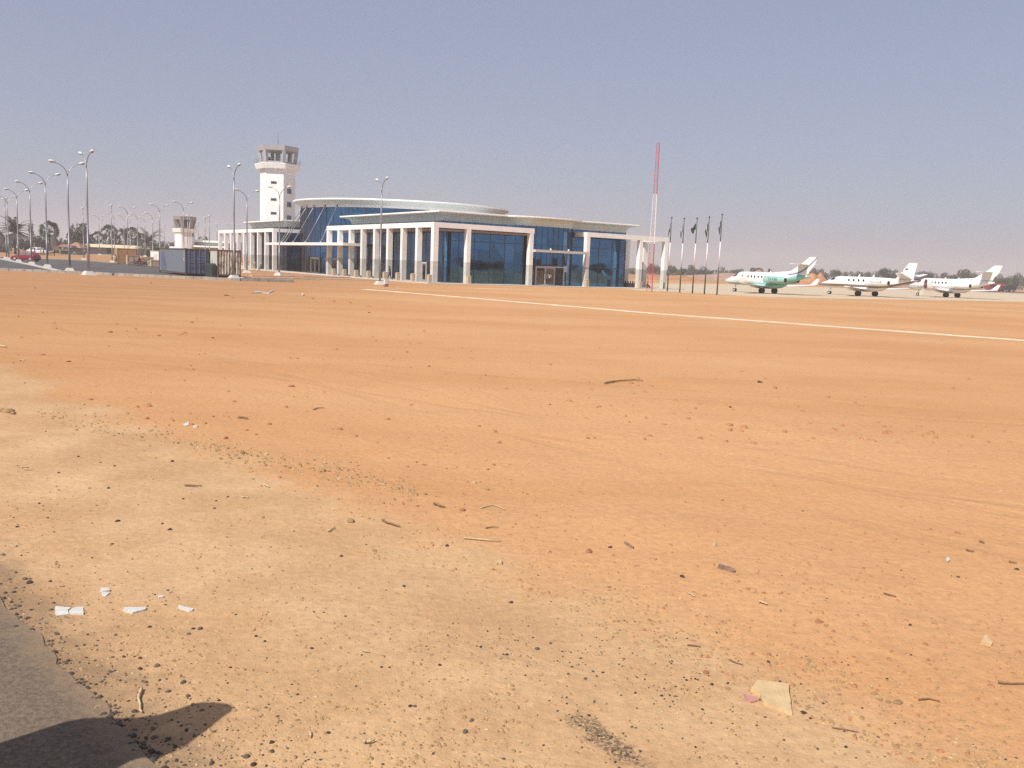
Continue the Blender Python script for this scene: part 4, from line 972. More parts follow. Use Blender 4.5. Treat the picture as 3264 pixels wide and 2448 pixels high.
    if door_open:
        b = MB(); pts = [(-4.0 + .30 * math.cos(a), .86, 2.05 + .78 * max(-1, min(1, 1.15 * math.sin(a)))) for a in [6.2832 * k / 20 for k in range(20)]]
        b.rings([[(p[0], 1.0 if abs(p[2] - 2.05) < .35 else .96, p[2]) for p in pts], pts]); b.build('doorway', mat('cabin_dark_red', (.10, .035, .04), .8), t)
        b = MB()
        for k in range(5):
            z = 1.12 - k * .22; y = 1.02 + k * .15; b.box(-4.3, -3.72, y, y + .2, z - .03, z)
        b.rings([[(-3.70, .95, 1.22), (-3.66, .95, 1.22), (-3.66, 1.75, .1), (-3.70, 1.75, .1)], [(-3.70, 1.1, 1.25), (-3.66, 1.1, 1.25), (-3.66, 1.95, .22), (-3.70, 1.95, .22)]]); b.build('air_stair', pw, t)
    return t
jet(2309, 137, 54, 'white business jet with teal engine and teal rear belly, leftmost on the apron', 1, (.98, 1, .98), 'ZS-KBS')
jet(2608, 147, 56, 'white business jet with curved bronze stripe and plain swept tail, middle of three', 2, (1.08, 1, 1.0), '5N-HAR')
jet(2893, 167, 63, 'white business jet with open door and stair, rightmost on the apron', 3, (1.12, 1.05, 1.05), 'ZS-PHM', True)

# ------------------------------------------------------------------ flag poles and mast
def flagpole(pxb, pyb, pyt, label):
    q = G(pxb, pyb); H = zat(pxb + 16, pyt, q.y); o = empty('flagpole', (q.x, q.y, 0), 0, label, 'flagpole', 'green and white flagpoles by the apron')
    z = [0, H * .345, H * .665, H * .985]
    for k, m in enumerate((GRN_T, WHT_T, GRN_T)):
        b = MB(); b.tube([(0, 0, z[k] + (.002 if k else 0)), (0, 0, z[k + 1])], [.085 - .015 * k, .075 - .015 * k], 8); b.build('pole_section', m, o, True)
    b = MB(); b.ball((0, 0, H), .11, 8, 6); b.build('finial', BLACKM, o, True)
    return o, q, H
def flag(q, H, kind, label):
    b = MB(); rnd = random.Random(kind); n, mrow = 9, 9; spread = (.22, .28, .62, .32, .26)[kind]; drop = (1.5, 1.5, 1.0, 1.5, 1.5)[kind]
    vs = []
    for j in range(mrow):
        for i in range(n):
            u, v = i / (n - 1), j / (mrow - 1)
            fold = math.sin(u * 9 + v * 2 + kind) * .10 * (1 - .3 * v)
            x = -.09 - spread * u * (.55 + .45 * math.sin(v * 2.6 + .4 * kind)); y = fold; z = H * .93 - v * drop * .55 - u * drop * .62 + .10 * math.sin(u * 7 + v * 4)
            vs.append((x, y, z))
    fs = [(j * n + i, j * n + i + 1, (j + 1) * n + i + 1, (j + 1) * n + i) for j in range(mrow - 1) for i in range(n - 1)]
    b.add(vs, fs)
    b.m = [1 if (i % (n - 1)) in (3, 4) and kind in (1, 3, 4) else 0 for i in range(len(fs))]
    o = b.build('flag', [FLAGG, FLAGW], None, True, (q.x, q.y, 0)); sd = o.modifiers.new('thick', 'SOLIDIFY'); sd.thickness = .012
    tag(o, label, 'flag', 'limp green flags on the poles')
for k, (pb, yb, yt, l1, l2) in enumerate(((2127, 929, 694, 'leftmost green and white banded flagpole, next to the white frame', 'limp green flag rolled tight on the leftmost flagpole'),
    (2166.5, 932.5, 697, 'second banded flagpole from the white frame', 'limp green and white flag on the second flagpole'), (2207, 935.5, 696, 'middle banded flagpole of the five', 'green flag blown out left, widest of the five'),
    (2245, 938, 692, 'fourth banded flagpole, second from the jets', 'limp flag showing a white fold, on the fourth flagpole'), (2285, 940, 684, 'rightmost and tallest looking banded flagpole', 'limp flag with narrow white fold on the rightmost flagpole'))):
    o, q, H = flagpole(pb, yb, yt, l1); flag(q, H, k, l2)
def mast():
    q = G(2072, 929.5); H = zat(2102, 456, q.y); o = empty('radio_mast', (q.x, q.y, 0), .5, 'thin red and white lattice radio mast right of the terminal', 'radio mast')
    cuts = [0, H * .325, H * .66, H]; r0, r1 = .44, .20
    for k, m in enumerate((RED_T, WHT_T, RED_T)):
        b = MB(); za, zb = cuts[k], cuts[k + 1]
        def v(i, z): r = r0 + (r1 - r0) * z / H; a = 2.0944 * i + .3; return Vector((r * math.cos(a), r * math.sin(a), z))
        for i in range(3): b.tube([v(i, za + (.003 if k else 0)), v(i, zb)], .032, 6)
        nb = int((zb - za) / .55)
        for j in range(nb):
            a_, c_ = za + (zb - za) * j / nb, za + (zb - za) * (j + 1) / nb
            for i in range(3):
                b.tube([v(i, a_), v((i + 1) % 3, c_)], .012, 4); b.tube([v(i, c_), v((i + 1) % 3, c_)], .010, 4)
        b.build('mast_section', m, o)
mast()

q = Vector(cr.location[:2])  # dark block added to stand for the shade between the two containers
t = empty('gap_shade_block', (q.x, q.y, .03), TH, 'dark shade stand-in added in the gap between blue and rusty containers', 'shade stand-in')
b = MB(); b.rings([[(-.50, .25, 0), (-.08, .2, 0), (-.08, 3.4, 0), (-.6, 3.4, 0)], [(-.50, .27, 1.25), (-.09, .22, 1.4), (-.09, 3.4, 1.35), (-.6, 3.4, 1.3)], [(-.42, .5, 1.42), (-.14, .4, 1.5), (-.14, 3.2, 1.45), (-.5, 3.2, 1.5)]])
b.build('shade', mat('gap_shade_dark', (.035, .038, .034), .9, var=.3), t)
b = MB(); b.tube([(-.3, 2.0, 1.4), (-.3, 2.0, 2.0)], .05, 5); b.tube([(-.3, 2.0, 1.95), (-.3, 2.4, 2.15)], .05, 5); b.build('shade_upright', BLACKM, t)

# ------------------------------------------------------------------ trees
def crown_mesh(seed, n, leaf, lobes, flat=1.0):
    """unit crown (radius about 1, base at z 0): leaf clumps scattered over several uneven lobes"""
    rnd = random.Random(seed); b = MB(); L = []
    for k in range(lobes):
        a = rnd.uniform(0, 6.28); r = rnd.uniform(.15, .62); L.append((r * math.cos(a), r * math.sin(a), rnd.uniform(.35, 1.25) * flat, rnd.uniform(.30, .52)))
    for i in range(n):
        cx, cy, cz, r = rnd.choice(L); d = Vector((rnd.gauss(0, 1), rnd.gauss(0, 1), rnd.gauss(0, .8))).normalized() * r * rnd.uniform(.55, 1.05) ** .7
        c = Vector((cx, cy, max(.02, cz + d.z))) + Vector((d.x, d.y, 0)); s_ = leaf * rnd.uniform(.5, 1.3)
        u = Vector((rnd.gauss(0, 1), rnd.gauss(0, 1), rnd.gauss(0, 1))).normalized(); v = u.cross(Vector((rnd.gauss(0, 1), rnd.gauss(0, 1), rnd.gauss(0, 1)))).normalized()
        b.add([c - u * s_, c + v * s_ * .6, c + u * s_, c - v * s_ * .6], [(0, 1, 2, 3)])
    return b
CROWNS = []
for k, (n, leaf, lobes, flat) in enumerate(((1500, .085, 9, 1.0), (1300, .09, 7, .9), (1500, .08, 11, 1.1), (1200, .09, 6, .8), (520, .09, 9, 1.2), (1400, .085, 8, 1.0))):
    me = crown_mesh(100 + k, n, leaf, lobes, flat); o = me.build('crown', LEAF[(0, 1, 0, 1, 2, 1)[k]]); CROWNS.append(o.data); bpy.data.objects.remove(o)
b = MB(); b.tube([(0, 0, -.3), (.02, .01, .5), (-.01, 0, 1)], [.055, .045, .035], 7)
for k in range(4):
    a = 1.6 * k; b.tube([(0, 0, .75 + .05 * k), (.25 * math.cos(a), .25 * math.sin(a), 1.2), (.42 * math.cos(a), .42 * math.sin(a), 1.55)], [.03, .022, .012], 5)
_o = b.build('trunk', BARK); TRUNK = _o.data; bpy.data.objects.remove(_o)
def tree(px, D, pyt, hwpx, label, kind=0, trunkf=.22, group=None, x=None, H=None, hw=None, rz=None):
    x = at(px, D) if x is None else x; base = gz(x, D) if D > 0 else 0
    H = zat(px, pyt, D) - base if H is None else H; hw = hwpx * D / FPX if hw is None else hw
    t = empty('tree', (x, D, base), random.uniform(0, 6.28) if rz is None else rz, label, 'tree', group)
    c = bpy.data.objects.new('crown', CROWNS[kind]); COL.objects.link(c); c.parent = t
    zmax = max(v.co.z for v in CROWNS[kind].vertices); rmax = 1.0
    c.location = (0, 0, H * trunkf); c.scale = (hw / rmax * 1.05, hw / rmax * 1.05, H * (1 - trunkf) / zmax)
    k = bpy.data.objects.new('trunk', TRUNK); COL.objects.link(k); k.parent = t; s_ = H * (trunkf + .25); k.scale = (min(s_, hw * 1.6), min(s_, hw * 1.6), s_ / 1.2)
    return t
RT = [(1996, 852, 17, 0), (2014, 860, 12, 1), (2062, 853, 13, 3), (2083, 839, 19, 0), (2109, 850, 15, 5), (2128, 862, 14, 1), (2144, 843, 16, 2), (2166, 858, 15, 0), (2180, 853, 14, 5),
      (2204, 843, 17, 0), (2226, 856, 16, 2), (2246, 848, 20, 1), (2263, 862, 13, 3), (2303, 847, 9, 4), (2322, 862, 15, 1), (2343, 857, 18, 0), (2360, 855, 14, 2), (2413, 851, 23, 3), (2455, 855, 9, 0),
      (2590, 852, 17, 0), (2613, 855, 17, 2), (2632, 866, 15, 1), (2664, 856, 19, 5), (2693, 864, 14, 0), (2719, 864, 17, 1), (2744, 863, 16, 2), (2768, 864, 15, 5), (2795, 862, 15, 0), (2823, 851, 27, 5), (2850, 858, 18, 2),
      (2878, 866, 15, 4), (2921, 866, 20, 1), (2945, 862, 16, 0), (2963, 863, 17, 5), (2987, 870, 15, 1), (3012, 867, 17, 0), (3036, 873, 17, 5), (3050, 870, 13, 2), (3077, 856, 26, 0), (3102, 864, 18, 2), (3122, 872, 15, 5),
      (3147, 878, 15, 1), (3168, 880, 14, 0), (3187, 872, 15, 1), (3207, 881, 18, 5), (3226, 878, 17, 0), (3246, 868, 20, 1), (3268, 876, 20, 2)]
TL_ = {2083: 'bushy tree seen between the two legs of the right white frame', 2303: 'small round headed tree standing alone right of the rightmost flagpole', 2413: 'flat topped tree on the pinkish mound above the left jet nose', 2455: 'lone small dark tree right of the flat topped tree on the mound',
       2823: 'tall domed tree on the skyline above the cabin of the middle jet', 3077: 'broad tall tree on the skyline above the cabin of the right jet', 3187: 'dark tree rising just right of the right jet tailplane', 3246: 'large dark tree at the right edge of the picture'}
for px, pyt, hw, kd in RT:
    D = random.uniform(440, 590)
    if px in TL_: tree(px, 460, pyt, hw, TL_[px], kd)
    else: tree(px, D, pyt, hw, 'hazy bush like tree in the long treeline across the airfield', kd, .12, 'trees in the treeline across the airfield')
# low scrub closing the treeline
def scrub(name, px0, px1, D, h0, h1, seed):
    rnd = random.Random(seed); b = MB(); x0, x1 = at(px0, D), at(px1, D)
    for i in range(int((x1 - x0) * 13)):
        x = rnd.uniform(x0, x1); y = D + rnd.uniform(-12, 12); hh = h0 + (h1 - h0) * (.5 + .5 * noise.noise(Vector((x * .06, 0, seed)))); z = gz(x, y) + rnd.uniform(0, hh)
        s_ = rnd.uniform(.4, 1.1); c = Vector((x, y, z)); u = Vector((rnd.gauss(0, 1), rnd.gauss(0, .5), rnd.gauss(0, 1))).normalized(); v = u.cross(Vector((0, 1, .2))).normalized()
        b.add([c - u * s_, c + v * s_ * .6, c + u * s_, c - v * s_ * .6], [(0, 1, 2, 3)])
    return b.build(name, LEAF[0])
o = stuff(scrub('scrub', 1960, 3300, 610, 3.0, 6.5, 3)); tag(o, 'hazy low scrub closing the far side of the airfield', 'scrub')
o = stuff(scrub('scrub', -40, 690, 430, 2.5, 7.5, 5)); tag(o, 'hazy low scrub behind the palms and cream shed at left', 'scrub')
def palm(px, D, pyt, label, kind='fan', R=2.4, nfr=26, lean=0.):
    x = at(px, D); base = gz(x, D); H = zat(px, pyt, D) - base - R * .55; rnd = random.Random(int(px)); t = empty('palm_tree', (x, D, base), 0, label, 'palm tree')
    b = MB(); b.tube([(0, 0, -.3), (lean * .4, 0, H * .5), (lean, 0, H)], [.34, .26, .22], 8); b.build('trunk', BARK, t, True)
    b = MB()
    for i in range(nfr):
        a = 2.4 * i + rnd.uniform(-.2, .2); el = math.asin(rnd.uniform(-.75, 1)) if kind == 'fan' else math.radians(rnd.uniform(-25, 78)); d = Vector((math.cos(a) * math.cos(el), math.sin(a) * math.cos(el), math.sin(el)))
        p0 = Vector((lean, 0, H))
        if kind == 'fan':
            c = p0 + d * R * .55; side = d.cross(Vector((rnd.gauss(0, 1), rnd.gauss(0, 1), rnd.gauss(0, 1)))).normalized(); up = side.cross(d)
            for k in range(9):
                q = -1.15 + 2.3 * k / 8; e = (d * math.cos(q) + side * math.sin(q) + up * .12).normalized(); tip = c + e * R * .52 + Vector((0, 0, -.12 * R)); n_ = e.cross(up).normalized() * R * .05
                b.add([c - n_ * .4, c + e * R * .3 + n_, tip, c + e * R * .3 - n_], [(0, 1, 2, 3)])
            b.tube([p0, c], .03, 4)
        else:
            pts = []; v = d.copy(); p = p0.copy(); side = Vector((-math.sin(a), math.cos(a), 0))
            for k in range(8): pts.append(p.copy()); p = p + v * R * 1.7 / 8; v = (v + Vector((0, 0, -.27))).normalized()
            for k in range(1, 8):
                q = pts[k]; ln = R * .36 * (1 - .09 * k)
                for s_ in (-1, 1):
                    for w2 in (0, .5):
                        q2 = q.lerp(pts[min(7, k + 1)], w2); e = (side * s_ + (pts[min(7, k + 1)] - pts[k - 1]).normalized() * .7 + Vector((0, 0, -.25))).normalized(); f = (pts[k] - pts[k - 1]).normalized() * .07 * R * .5
                        b.add([q2 - f, q2 + e * ln, q2 + f], [(0, 1, 2)])
            b.tube(pts, [.05 - .005 * k for k in range(8)], 4)
    b.build('crown', PALMF, t); return t
palm(50, 245, 716, 'tall date palm with feathery fronds above the red car', 'date', 4.2, 44)
palm(160, 262, 714, 'single tall fan palm with round head on a thin trunk', 'fan', 2.9, 30)
palm(313, 330, 744, 'short fan palm at the left of the group behind the cream shed', 'fan', 2.6, 24)
palm(350, 325, 725, 'tallest fan palm of the group behind the cream shed', 'fan', 3.2, 30)
palm(383, 330, 735, 'fan palm in the middle of the group behind the cream shed', 'fan', 3.0, 28)
palm(421, 328, 733, 'broad fan palm right of the group behind the cream shed', 'fan', 3.4, 34)
palm(472, 300, 748, 'drooping date palm over the right end of the cream shed', 'date', 4.6, 44)
palm(575, 420, 764, 'small distant palm left of the small tower', 'fan', 2.6, 22)
palm(648, 420, 756, 'small distant palm above the annex roof', 'fan', 2.4, 22)
for a in ((255, 300, 706, 34, 'large spreading dark tree rising behind the left end of the cream shed', 0, .2), (232, 305, 728, 22, 'left lower lobe tree joined to the large dark tree by the shed', 5, .2), (284, 310, 742, 22, 'dark tree filling right side of the large tree by the shed', 1, .15),
          (104, 280, 704, 15, 'sparse spiky tree behind the lamp in front of the red car', 4, .15), (126, 300, 749, 24, 'rounded olive tree behind the white vehicles', 0, .1), (146, 305, 752, 16, 'low tree left of the single fan palm', 1, .1),
          (20, 300, 745, 25, 'dusty tree at the left edge of the picture', 0, .1), (75, 310, 760, 24, 'low dark tree behind the date palm above the red car', 1, .1), (205, 320, 764, 16, 'low bush like tree behind the orange roofed hut', 4, .1), (197, 330, 757, 8, 'small bare looking tree right of the thatched roof', 4, .2),
          (335, 340, 757, 22, 'low dark tree under the fan palms behind the shed', 1, .1), (367, 342, 755, 20, 'low olive tree between fan palms behind the shed', 0, .1), (400, 345, 757, 20, 'low tree under the broad fan palm', 1, .1), (440, 345, 760, 18, 'low tree left of the drooping date palm', 0, .1), (499, 345, 772, 16, 'dark low tree left of the blue container', 1, .1),
          (522, 400, 766, 14, 'tree above the blue container top, left part', 0, .1), (541, 400, 769, 10, 'small tree above the middle of the blue container', 1, .1), (556, 410, 769, 14, 'low tree left of the small tower entry block', 0, .1),
          (712, 400, 772, 12, 'tree glimpsed between the far columns of the left colonnade', 1, .1), (733, 400, 768, 14, 'tree behind the third and fourth far columns', 0, .1), (750, 400, 776, 10, 'low tree behind the street lamp at the far columns', 1, .1)):
    tree(*a)
# trees behind and right of the viewpoint: the glass walls mirror them
rnd = random.Random(5)
for k in range(34):
    s_ = 110 + rnd.uniform(0, 40); u = -120 + 9.5 * k + rnd.uniform(-3, 3)
    x = .91 * s_ + .41 * u; y = 105 - .41 * s_ + .91 * u
    if y > 62 and abs(x) < .66 * y: continue
    tree(0, y, 0, 0, 'dusty tree beyond the right edge of the picture, mirrored in the terminal glass', k % 6, .2, 'trees mirrored in the terminal glass', x=x, H=rnd.choice((3.6, 4.4, 5, 5.6, 8)), hw=rnd.uniform(4.5, 7.5))

# ------------------------------------------------------------------ sheds, huts, crates at the left
D = 300.; t = empty('long_shed', (at(252, D), D, gz(at(252, D), D)), math.radians(.0), 'long low grey shed with cream fascia behind the packing cases', 'shed')
bz = gz(at(252, D), D); L_ = at(493, D, 800) - at(252, D, 800)
zt_, zf = zat(370, 781, D) - bz, zat(370, 789, D) - bz
b = MB(); b.box(1.0, L_ - .3, .6, 9, -.3, zf); b.build('wall', BLDG_SH, t)
b = MB(); b.box(0, L_, -.9, -.3, zf - .15, zt_ + .05); b.box(0, L_, -.297, 9.4, zt_ - .25, zt_); b.build('fascia', CREAM, t)
b = MB(); b.box(0, .35, -.3, 1, -.3, zf - .16); b.box(0, 3.3, .9, 1.2, -.3, zf - .16); b.build('end_wall', PALE, t)
for px in (346, 466, 278):
    xx = at(px, D, 800) - at(252, D, 800); b = MB(); b.box(xx - .65, xx + .65, .52, .597, .5 if px == 346 else .9, 2.6); b.build('window', BLACKM, t)
D = 225.; t = empty('white_cabin', (at(480, D), D, 0), 0, 'small white box cabin just left of the blue container', 'cabin')
wd = at(506, D) - at(480, D); b = MB(); b.box(0, wd, 0, 2.6, 0, zat(490, 801, D)); b.build('wall', WHITE, t)
b = MB(); b.box(-.08, wd + .08, -.08, 2.68, zat(490, 801, D) + .002, zat(490, 801, D) + .12); b.build('roof', WHITE, t)
b = MB(); b.box(.9, 1.6, -.03, -.002, .1, 2.0); b.build('door', LHEAD, t)
D = 228.; t = empty('hut', (at(225, D + 40), D + 40, gz(at(225, D + 40), D + 40)), 0, 'small grey hut with rusty orange roof left of the cream shed', 'hut')
b = MB(); b.box(-.2, 2.8, 0, 3, 0, 2.0); b.build('wall', BLDG_SH, t)
b = MB(); b.prism([(-1.0, -.8), (3.6, -.8), (3.6, 3.8), (-1.0, 3.8)], 2.003, 3.6, top=[(.9, 1.2), (1.7, 1.2), (1.7, 1.8), (.9, 1.8)]); b.build('roof', ORROOF, t)
t = empty('hut', (at(207, 270), 270, gz(at(207, 270), 270)), 0, 'low stall with sagging reddish roof left of the orange roofed hut', 'hut')
for x in (-1.2, 1.4):
    b = MB(); b.tube([(x, 0, 0), (x, 0, 2.1)], .06, 6); b.build('post', BARK, t)
b = MB(); b.prism([(-1.8, -1.2), (2.0, -1.2), (2.0, 1.6), (-1.8, 1.6)], 2.1, 2.9, top=[(-.6, 0), (.9, 0), (.9, .4), (-.6, .4)]); b.build('roof', mat('red_dust_roof', (.28, .13, .10), .9, var=.2), t)
b = MB(); b.box(-1.2, 1.2, -.1, 1, 0, .9); b.build('counter', DARK, t)
def thatch(pxl, pxr, pyt, D, label):
    x0, x1 = at(pxl, D), at(pxr, D); x = (x0 + x1) / 2; t = empty('thatched_hut', (x, D, gz(x, D)), 0, label, 'hut'); R = (x1 - x0) / 2; H = zat((pxl + pxr) / 2, pyt, D) - gz(x, D)
    b = MB(); n = 20; prof = [(1.0, .22), (.99, .26), (.7, .52), (.38, .80), (.10, .985), (.02, 1.0)]
    b.rings([[(R * k * math.cos(6.2832 * i / n) * (1 + .02 * math.sin(i * 5)), R * k * math.sin(6.2832 * i / n), H * z) for i in range(n)] for k, z in prof]); b.build('roof', THATCH, t, True)
    b = MB(); b.tube([(0, 0, 0), (0, 0, H * .3)], R * .7, 16); b.build('wall', mat('mud_wall_%d' % pxl, (.20, .16, .12), .9, var=.2), t, True)
thatch(150, 196, 745, 285, 'steep brown thatched roof right of the single fan palm')
thatch(-45, 38, 733, 262, 'steep brown thatched roof at the left edge of the picture')
t = empty('signboard', (at(180, 255), 255, gz(at(180, 255), 255)), 0, 'brown board stall with stepped top beside people at far left', 'stall')
b = MB(); b.box(-1.0, 1.0, -.05, .05, 1.2, 1.75); b.box(-.8, .9, -.05, .05, 1.78, 2.35); b.build('board', mat('brown_board', (.20, .12, .07), .85, var=.2), t)
for x in (-.8, .8):
    b = MB(); b.tube([(x, .1, 0), (x, .1, 2.3)], .05, 6); b.build('post', BARK, t)

def crate(px, D, wd, dp, ht, rz, label, m1, m2, wear=0):
    c = empty('packing_case', (at(px, D, 830), D, .0), rz, label, 'packing case', 'plywood packing cases by the kerb')
    b = MB(); b.box(0, wd, 0, dp, .12, ht); b.build('panel_box', [m1], c)
    b = MB()
    for x in (0, wd - .14, wd * .5): b.box(x, x + .14, -.03, -.003, .14, ht + .0)
    for z in (.14, ht - .14): b.box(.142, wd - .142, -.03 - .002, -.003, z, z + .138)
    for y in (0, dp - .14): b.box(-.03, -.003, y, y + .14, .14, ht)
    b.build('batten', m2, c)
    b = MB()
    for x in (.1, wd - .25): b.box(x, x + .15, 0, dp, 0, .118)
    b.build('skid', BARK, c); return c
cr1 = crate(374, 171, 3.3, 2.6, 2.95, TH, 'largest plywood packing case, behind the walking man', PLY, PLY)
cr1.location.x = at(374, 171, 830)
crate(407, 163, 1.9, 1.6, 1.75, TH, 'medium packing case with grey inset panel, left of the motorcycles', PLY2, PLY)
crate(427, 172, 2.0, 1.4, 1.35, TH, 'low wide packing case behind the motorcycles', PLY, PLY2)
crate(452, 176, 2.2, 1.4, 1.5, TH, 'low packing case behind the man holding a motorcycle', PLY2, PLY2)
crate(482, 150, 2.0, 1.2, 1.2, TH, 'low orange brown packing case against the left end of the blue container', PLY2, PLY2)

# ------------------------------------------------------------------ people
SKIN = mat('skin_dark_brown', (.075, .040, .026), .6, var=.1)
HAIRM = mat('black_hair', (.012, .010, .010), .8, var=.1)
CL = {k: mat('cloth_' + k, c, .85, var=.15, scale=8) for k, c in dict(white=(.62, .60, .56), cream=(.50, .45, .34), black=(.022, .018, .022), maroon=(.06, .028, .030), grey=(.30, .31, .29), olive=(.22, .21, .15), blue=(.08, .09, .17), pink=(.52, .38, .40), hivis=(.45, .50, .12), brown=(.13, .085, .06)).items()}
def person(loc, rz, pose, label, top, bottom, cap=None, sc=1.0, group=None, robe=False):
    """one skinned body grown from a posed skeleton; facing local +x"""
    J = {}
    lean = 0.
    if pose in ('walk', 'stand', 'bend', 'hold'):
        J.update(pel=(0, 0, .95), hipL=(0, .09, .90), hipR=(0, -.09, .90))
        if pose == 'walk': J.update(knL=(.20, .10, .52), anL=(.30, .10, .10), toL=(.46, .10, .05), knR=(.00, -.10, .50), anR=(-.30, -.10, .16), toR=(-.20, -.10, .03)); lean = .06
        else: J.update(knL=(.02, .11, .50), anL=(0, .11, .08), toL=(.17, .12, .03), knR=(.02, -.11, .50), anR=(0, -.11, .08), toR=(.17, -.12, .03))
        if pose == 'bend': lean = .55
        h = .95
    elif pose == 'sit':
        J.update(pel=(0, 0, .42), hipL=(.04, .1, .42), hipR=(.04, -.1, .42), knL=(.42, .13, .47), anL=(.42, .13, .08), toL=(.58, .14, .03), knR=(.42, -.13, .47), anR=(.46, -.13, .08), toR=(.62, -.14, .03)); h = .42; lean = .12
    else:
        J.update(pel=(0, 0, .12), hipL=(.05, .1, .13), hipR=(.05, -.1, .13), knL=(.36, .16, .42), anL=(.50, .14, .07), toL=(.64, .14, .03), knR=(.36, -.16, .40), anR=(.46, -.14, .07), toR=(.60, -.14, .03)); h = .12; lean = .14
    def tq(d, y=0, fx=0): return (lean * d * 1.6 + fx, y, h + d * math.sqrt(max(.2, 1 - (lean * 1.2) ** 2)))
    J.update(bel=tq(.18), che=tq(.38), nek=tq(.54), hdb=tq(.60, 0, .015), hdt=tq(.76, 0, .02), shL=tq(.48, .19), shR=tq(.48, -.19))
    sx_ = tq(.48)[0]; sz = tq(.48)[2]
    if pose == 'walk': arms = dict(elL=(sx_ - .16, .24, sz - .27), wrL=(sx_ - .10, .24, sz - .50), elR=(sx_ + .08, -.24, sz - .28), wrR=(sx_ + .24, -.22, sz - .48))
    elif pose == 'hold': arms = dict(elL=(sx_ + .14, .25, sz - .26), wrL=(sx_ + .40, .26, sz - .34), elR=(sx_ + .14, -.25, sz - .26), wrR=(sx_ + .40, -.26, sz - .34))
    elif pose in ('sit', 'squat'): arms = dict(elL=(sx_ + .13, .24, sz - .25), wrL=(sx_ + .34, .16, sz - .30), elR=(sx_ + .13, -.24, sz - .25), wrR=(sx_ + .34, -.16, sz - .30))
    elif pose == 'bend': arms = dict(elL=(sx_ + .06, .22, sz - .28), wrL=(sx_ + .12, .20, sz - .53), elR=(sx_ + .06, -.22, sz - .28), wrR=(sx_ + .12, -.20, sz - .53))
    else: arms = dict(elL=(sx_ + .0, .26, sz - .28), wrL=(sx_ + .06, .25, sz - .53), elR=(sx_, -.26, sz - .28), wrR=(sx_ + .06, -.25, sz - .53))
    J.update(arms)
    Rr = dict(pel=.15, hipL=.095, hipR=.095, knL=.062, knR=.062, anL=.042, anR=.042, toL=.032, toR=.032, bel=.135, che=.155, nek=.055, hdb=.085, hdt=.085, shL=.062, shR=.062, elL=.042, elR=.042, wrL=.030, wrR=.030)
    if robe: Rr.update(pel=.19, knL=.13, knR=.13, anL=.10, anR=.10)
    E_ = [('pel', 'bel', top), ('bel', 'che', top), ('che', 'nek', top), ('nek', 'hdb', SKIN), ('hdb', 'hdt', SKIN), ('che', 'shL', top), ('che', 'shR', top), ('shL', 'elL', top), ('shR', 'elR', top), ('elL', 'wrL', SKIN), ('elR', 'wrR', SKIN),
          ('pel', 'hipL', bottom), ('pel', 'hipR', bottom), ('hipL', 'knL', bottom), ('hipR', 'knR', bottom), ('knL', 'anL', bottom), ('knR', 'anR', bottom), ('anL', 'toL', BLACKM), ('anR', 'toR', BLACKM)]
    for s_ in 'LR':
        e, w_ = Vector(J['el' + s_]), Vector(J['wr' + s_]); d = (w_ - e).normalized(); side = d.cross(Vector((0, 1, 0)) if abs(d.y) < .9 else Vector((1, 0, 0))).normalized(); pm = w_ + d * .07
        J['pm' + s_] = tuple(pm); Rr['pm' + s_] = .030; E_.append(('wr' + s_, 'pm' + s_, SKIN))
        for f in range(4):
            J['f%d%s' % (f, s_)] = tuple(pm + d * (.085, .095, .09, .07)[f] + side * (f - 1.5) * .02 + Vector((.015, 0, 0))); Rr['f%d%s' % (f, s_)] = .009; E_.append(('pm' + s_, 'f%d%s' % (f, s_), SKIN))
        J['th' + s_] = tuple(w_ + d * .06 + side * .06); Rr['th' + s_] = .010; E_.append(('wr' + s_, 'th' + s_, SKIN))
    names = list(J); ix = {n: i for i, n in enumerate(names)}
    me = bpy.data.meshes.new('person'); me.from_pydata([J[n] for n in names], [(ix[a], ix[b_]) for a, b_, _ in E_], []); me.update()
    o = bpy.data.objects.new('person_tmp', me); COL.objects.link(o); sk = o.modifiers.new('skin', 'SKIN'); sk.use_smooth_shade = True
    o.modifiers.new('sub', 'SUBSURF').levels = 1
    dat = me.skin_vertices[0].data
    for n in names: dat[ix[n]].radius = (Rr[n], Rr[n]); dat[ix[n]].use_root = (n == 'pel')
    bpy.context.view_layer.update()
    m2 = bpy.data.meshes.new_from_object(o.evaluated_get(bpy.context.evaluated_depsgraph_get())); bpy.data.objects.remove(o)
    mats_ = []
    for *_, m in E_:
        if m not in mats_: mats_.append(m)
    m2.materials.clear()
    for m in mats_: m2.materials.append(m)
    segs = [(Vector(J[a]), Vector(J[b_]), mats_.index(m)) for a, b_, m in E_]
    for p in m2.polygons:
        c = Vector(p.center); best = 9; bi = 0
        for a, b_, mi in segs:
            ab = b_ - a; u = max(0, min(1, (c - a).dot(ab) / max(1e-6, ab.length_squared))); dd = (c - a - ab * u).length
            if dd < best: best = dd; bi = mi
        p.material_index = bi
    m2.polygons.foreach_set('use_smooth', [True] * len(m2.polygons)); m2.name = 'person'
    po = bpy.data.objects.new('person', m2); COL.objects.link(po); po.location = loc; po.rotation_euler = (0, 0, rz); po.scale = (sc,) * 3
    tag(po, label, 'person', group)
    hb, ht = Vector(J['hdb']), Vector(J['hdt']); cc = hb.lerp(ht, .62) + Vector((-.012, 0, .02))
    b = MB()
    if cap: b.ball(cc + Vector((0, 0, .035)), (.105, .10, .075), 10, 6)
    else: b.ball(cc, (.102, .096, .105), 10, 6)
    b.build('cap' if cap else 'hair', cap or HAIRM, po, True)
    hc = hb.lerp(ht, .45); b = MB(); b.ball(hc + Vector((.092, 0, -.01)), (.02, .016, .025), 6, 4); b.build('nose', SKIN, po, True)
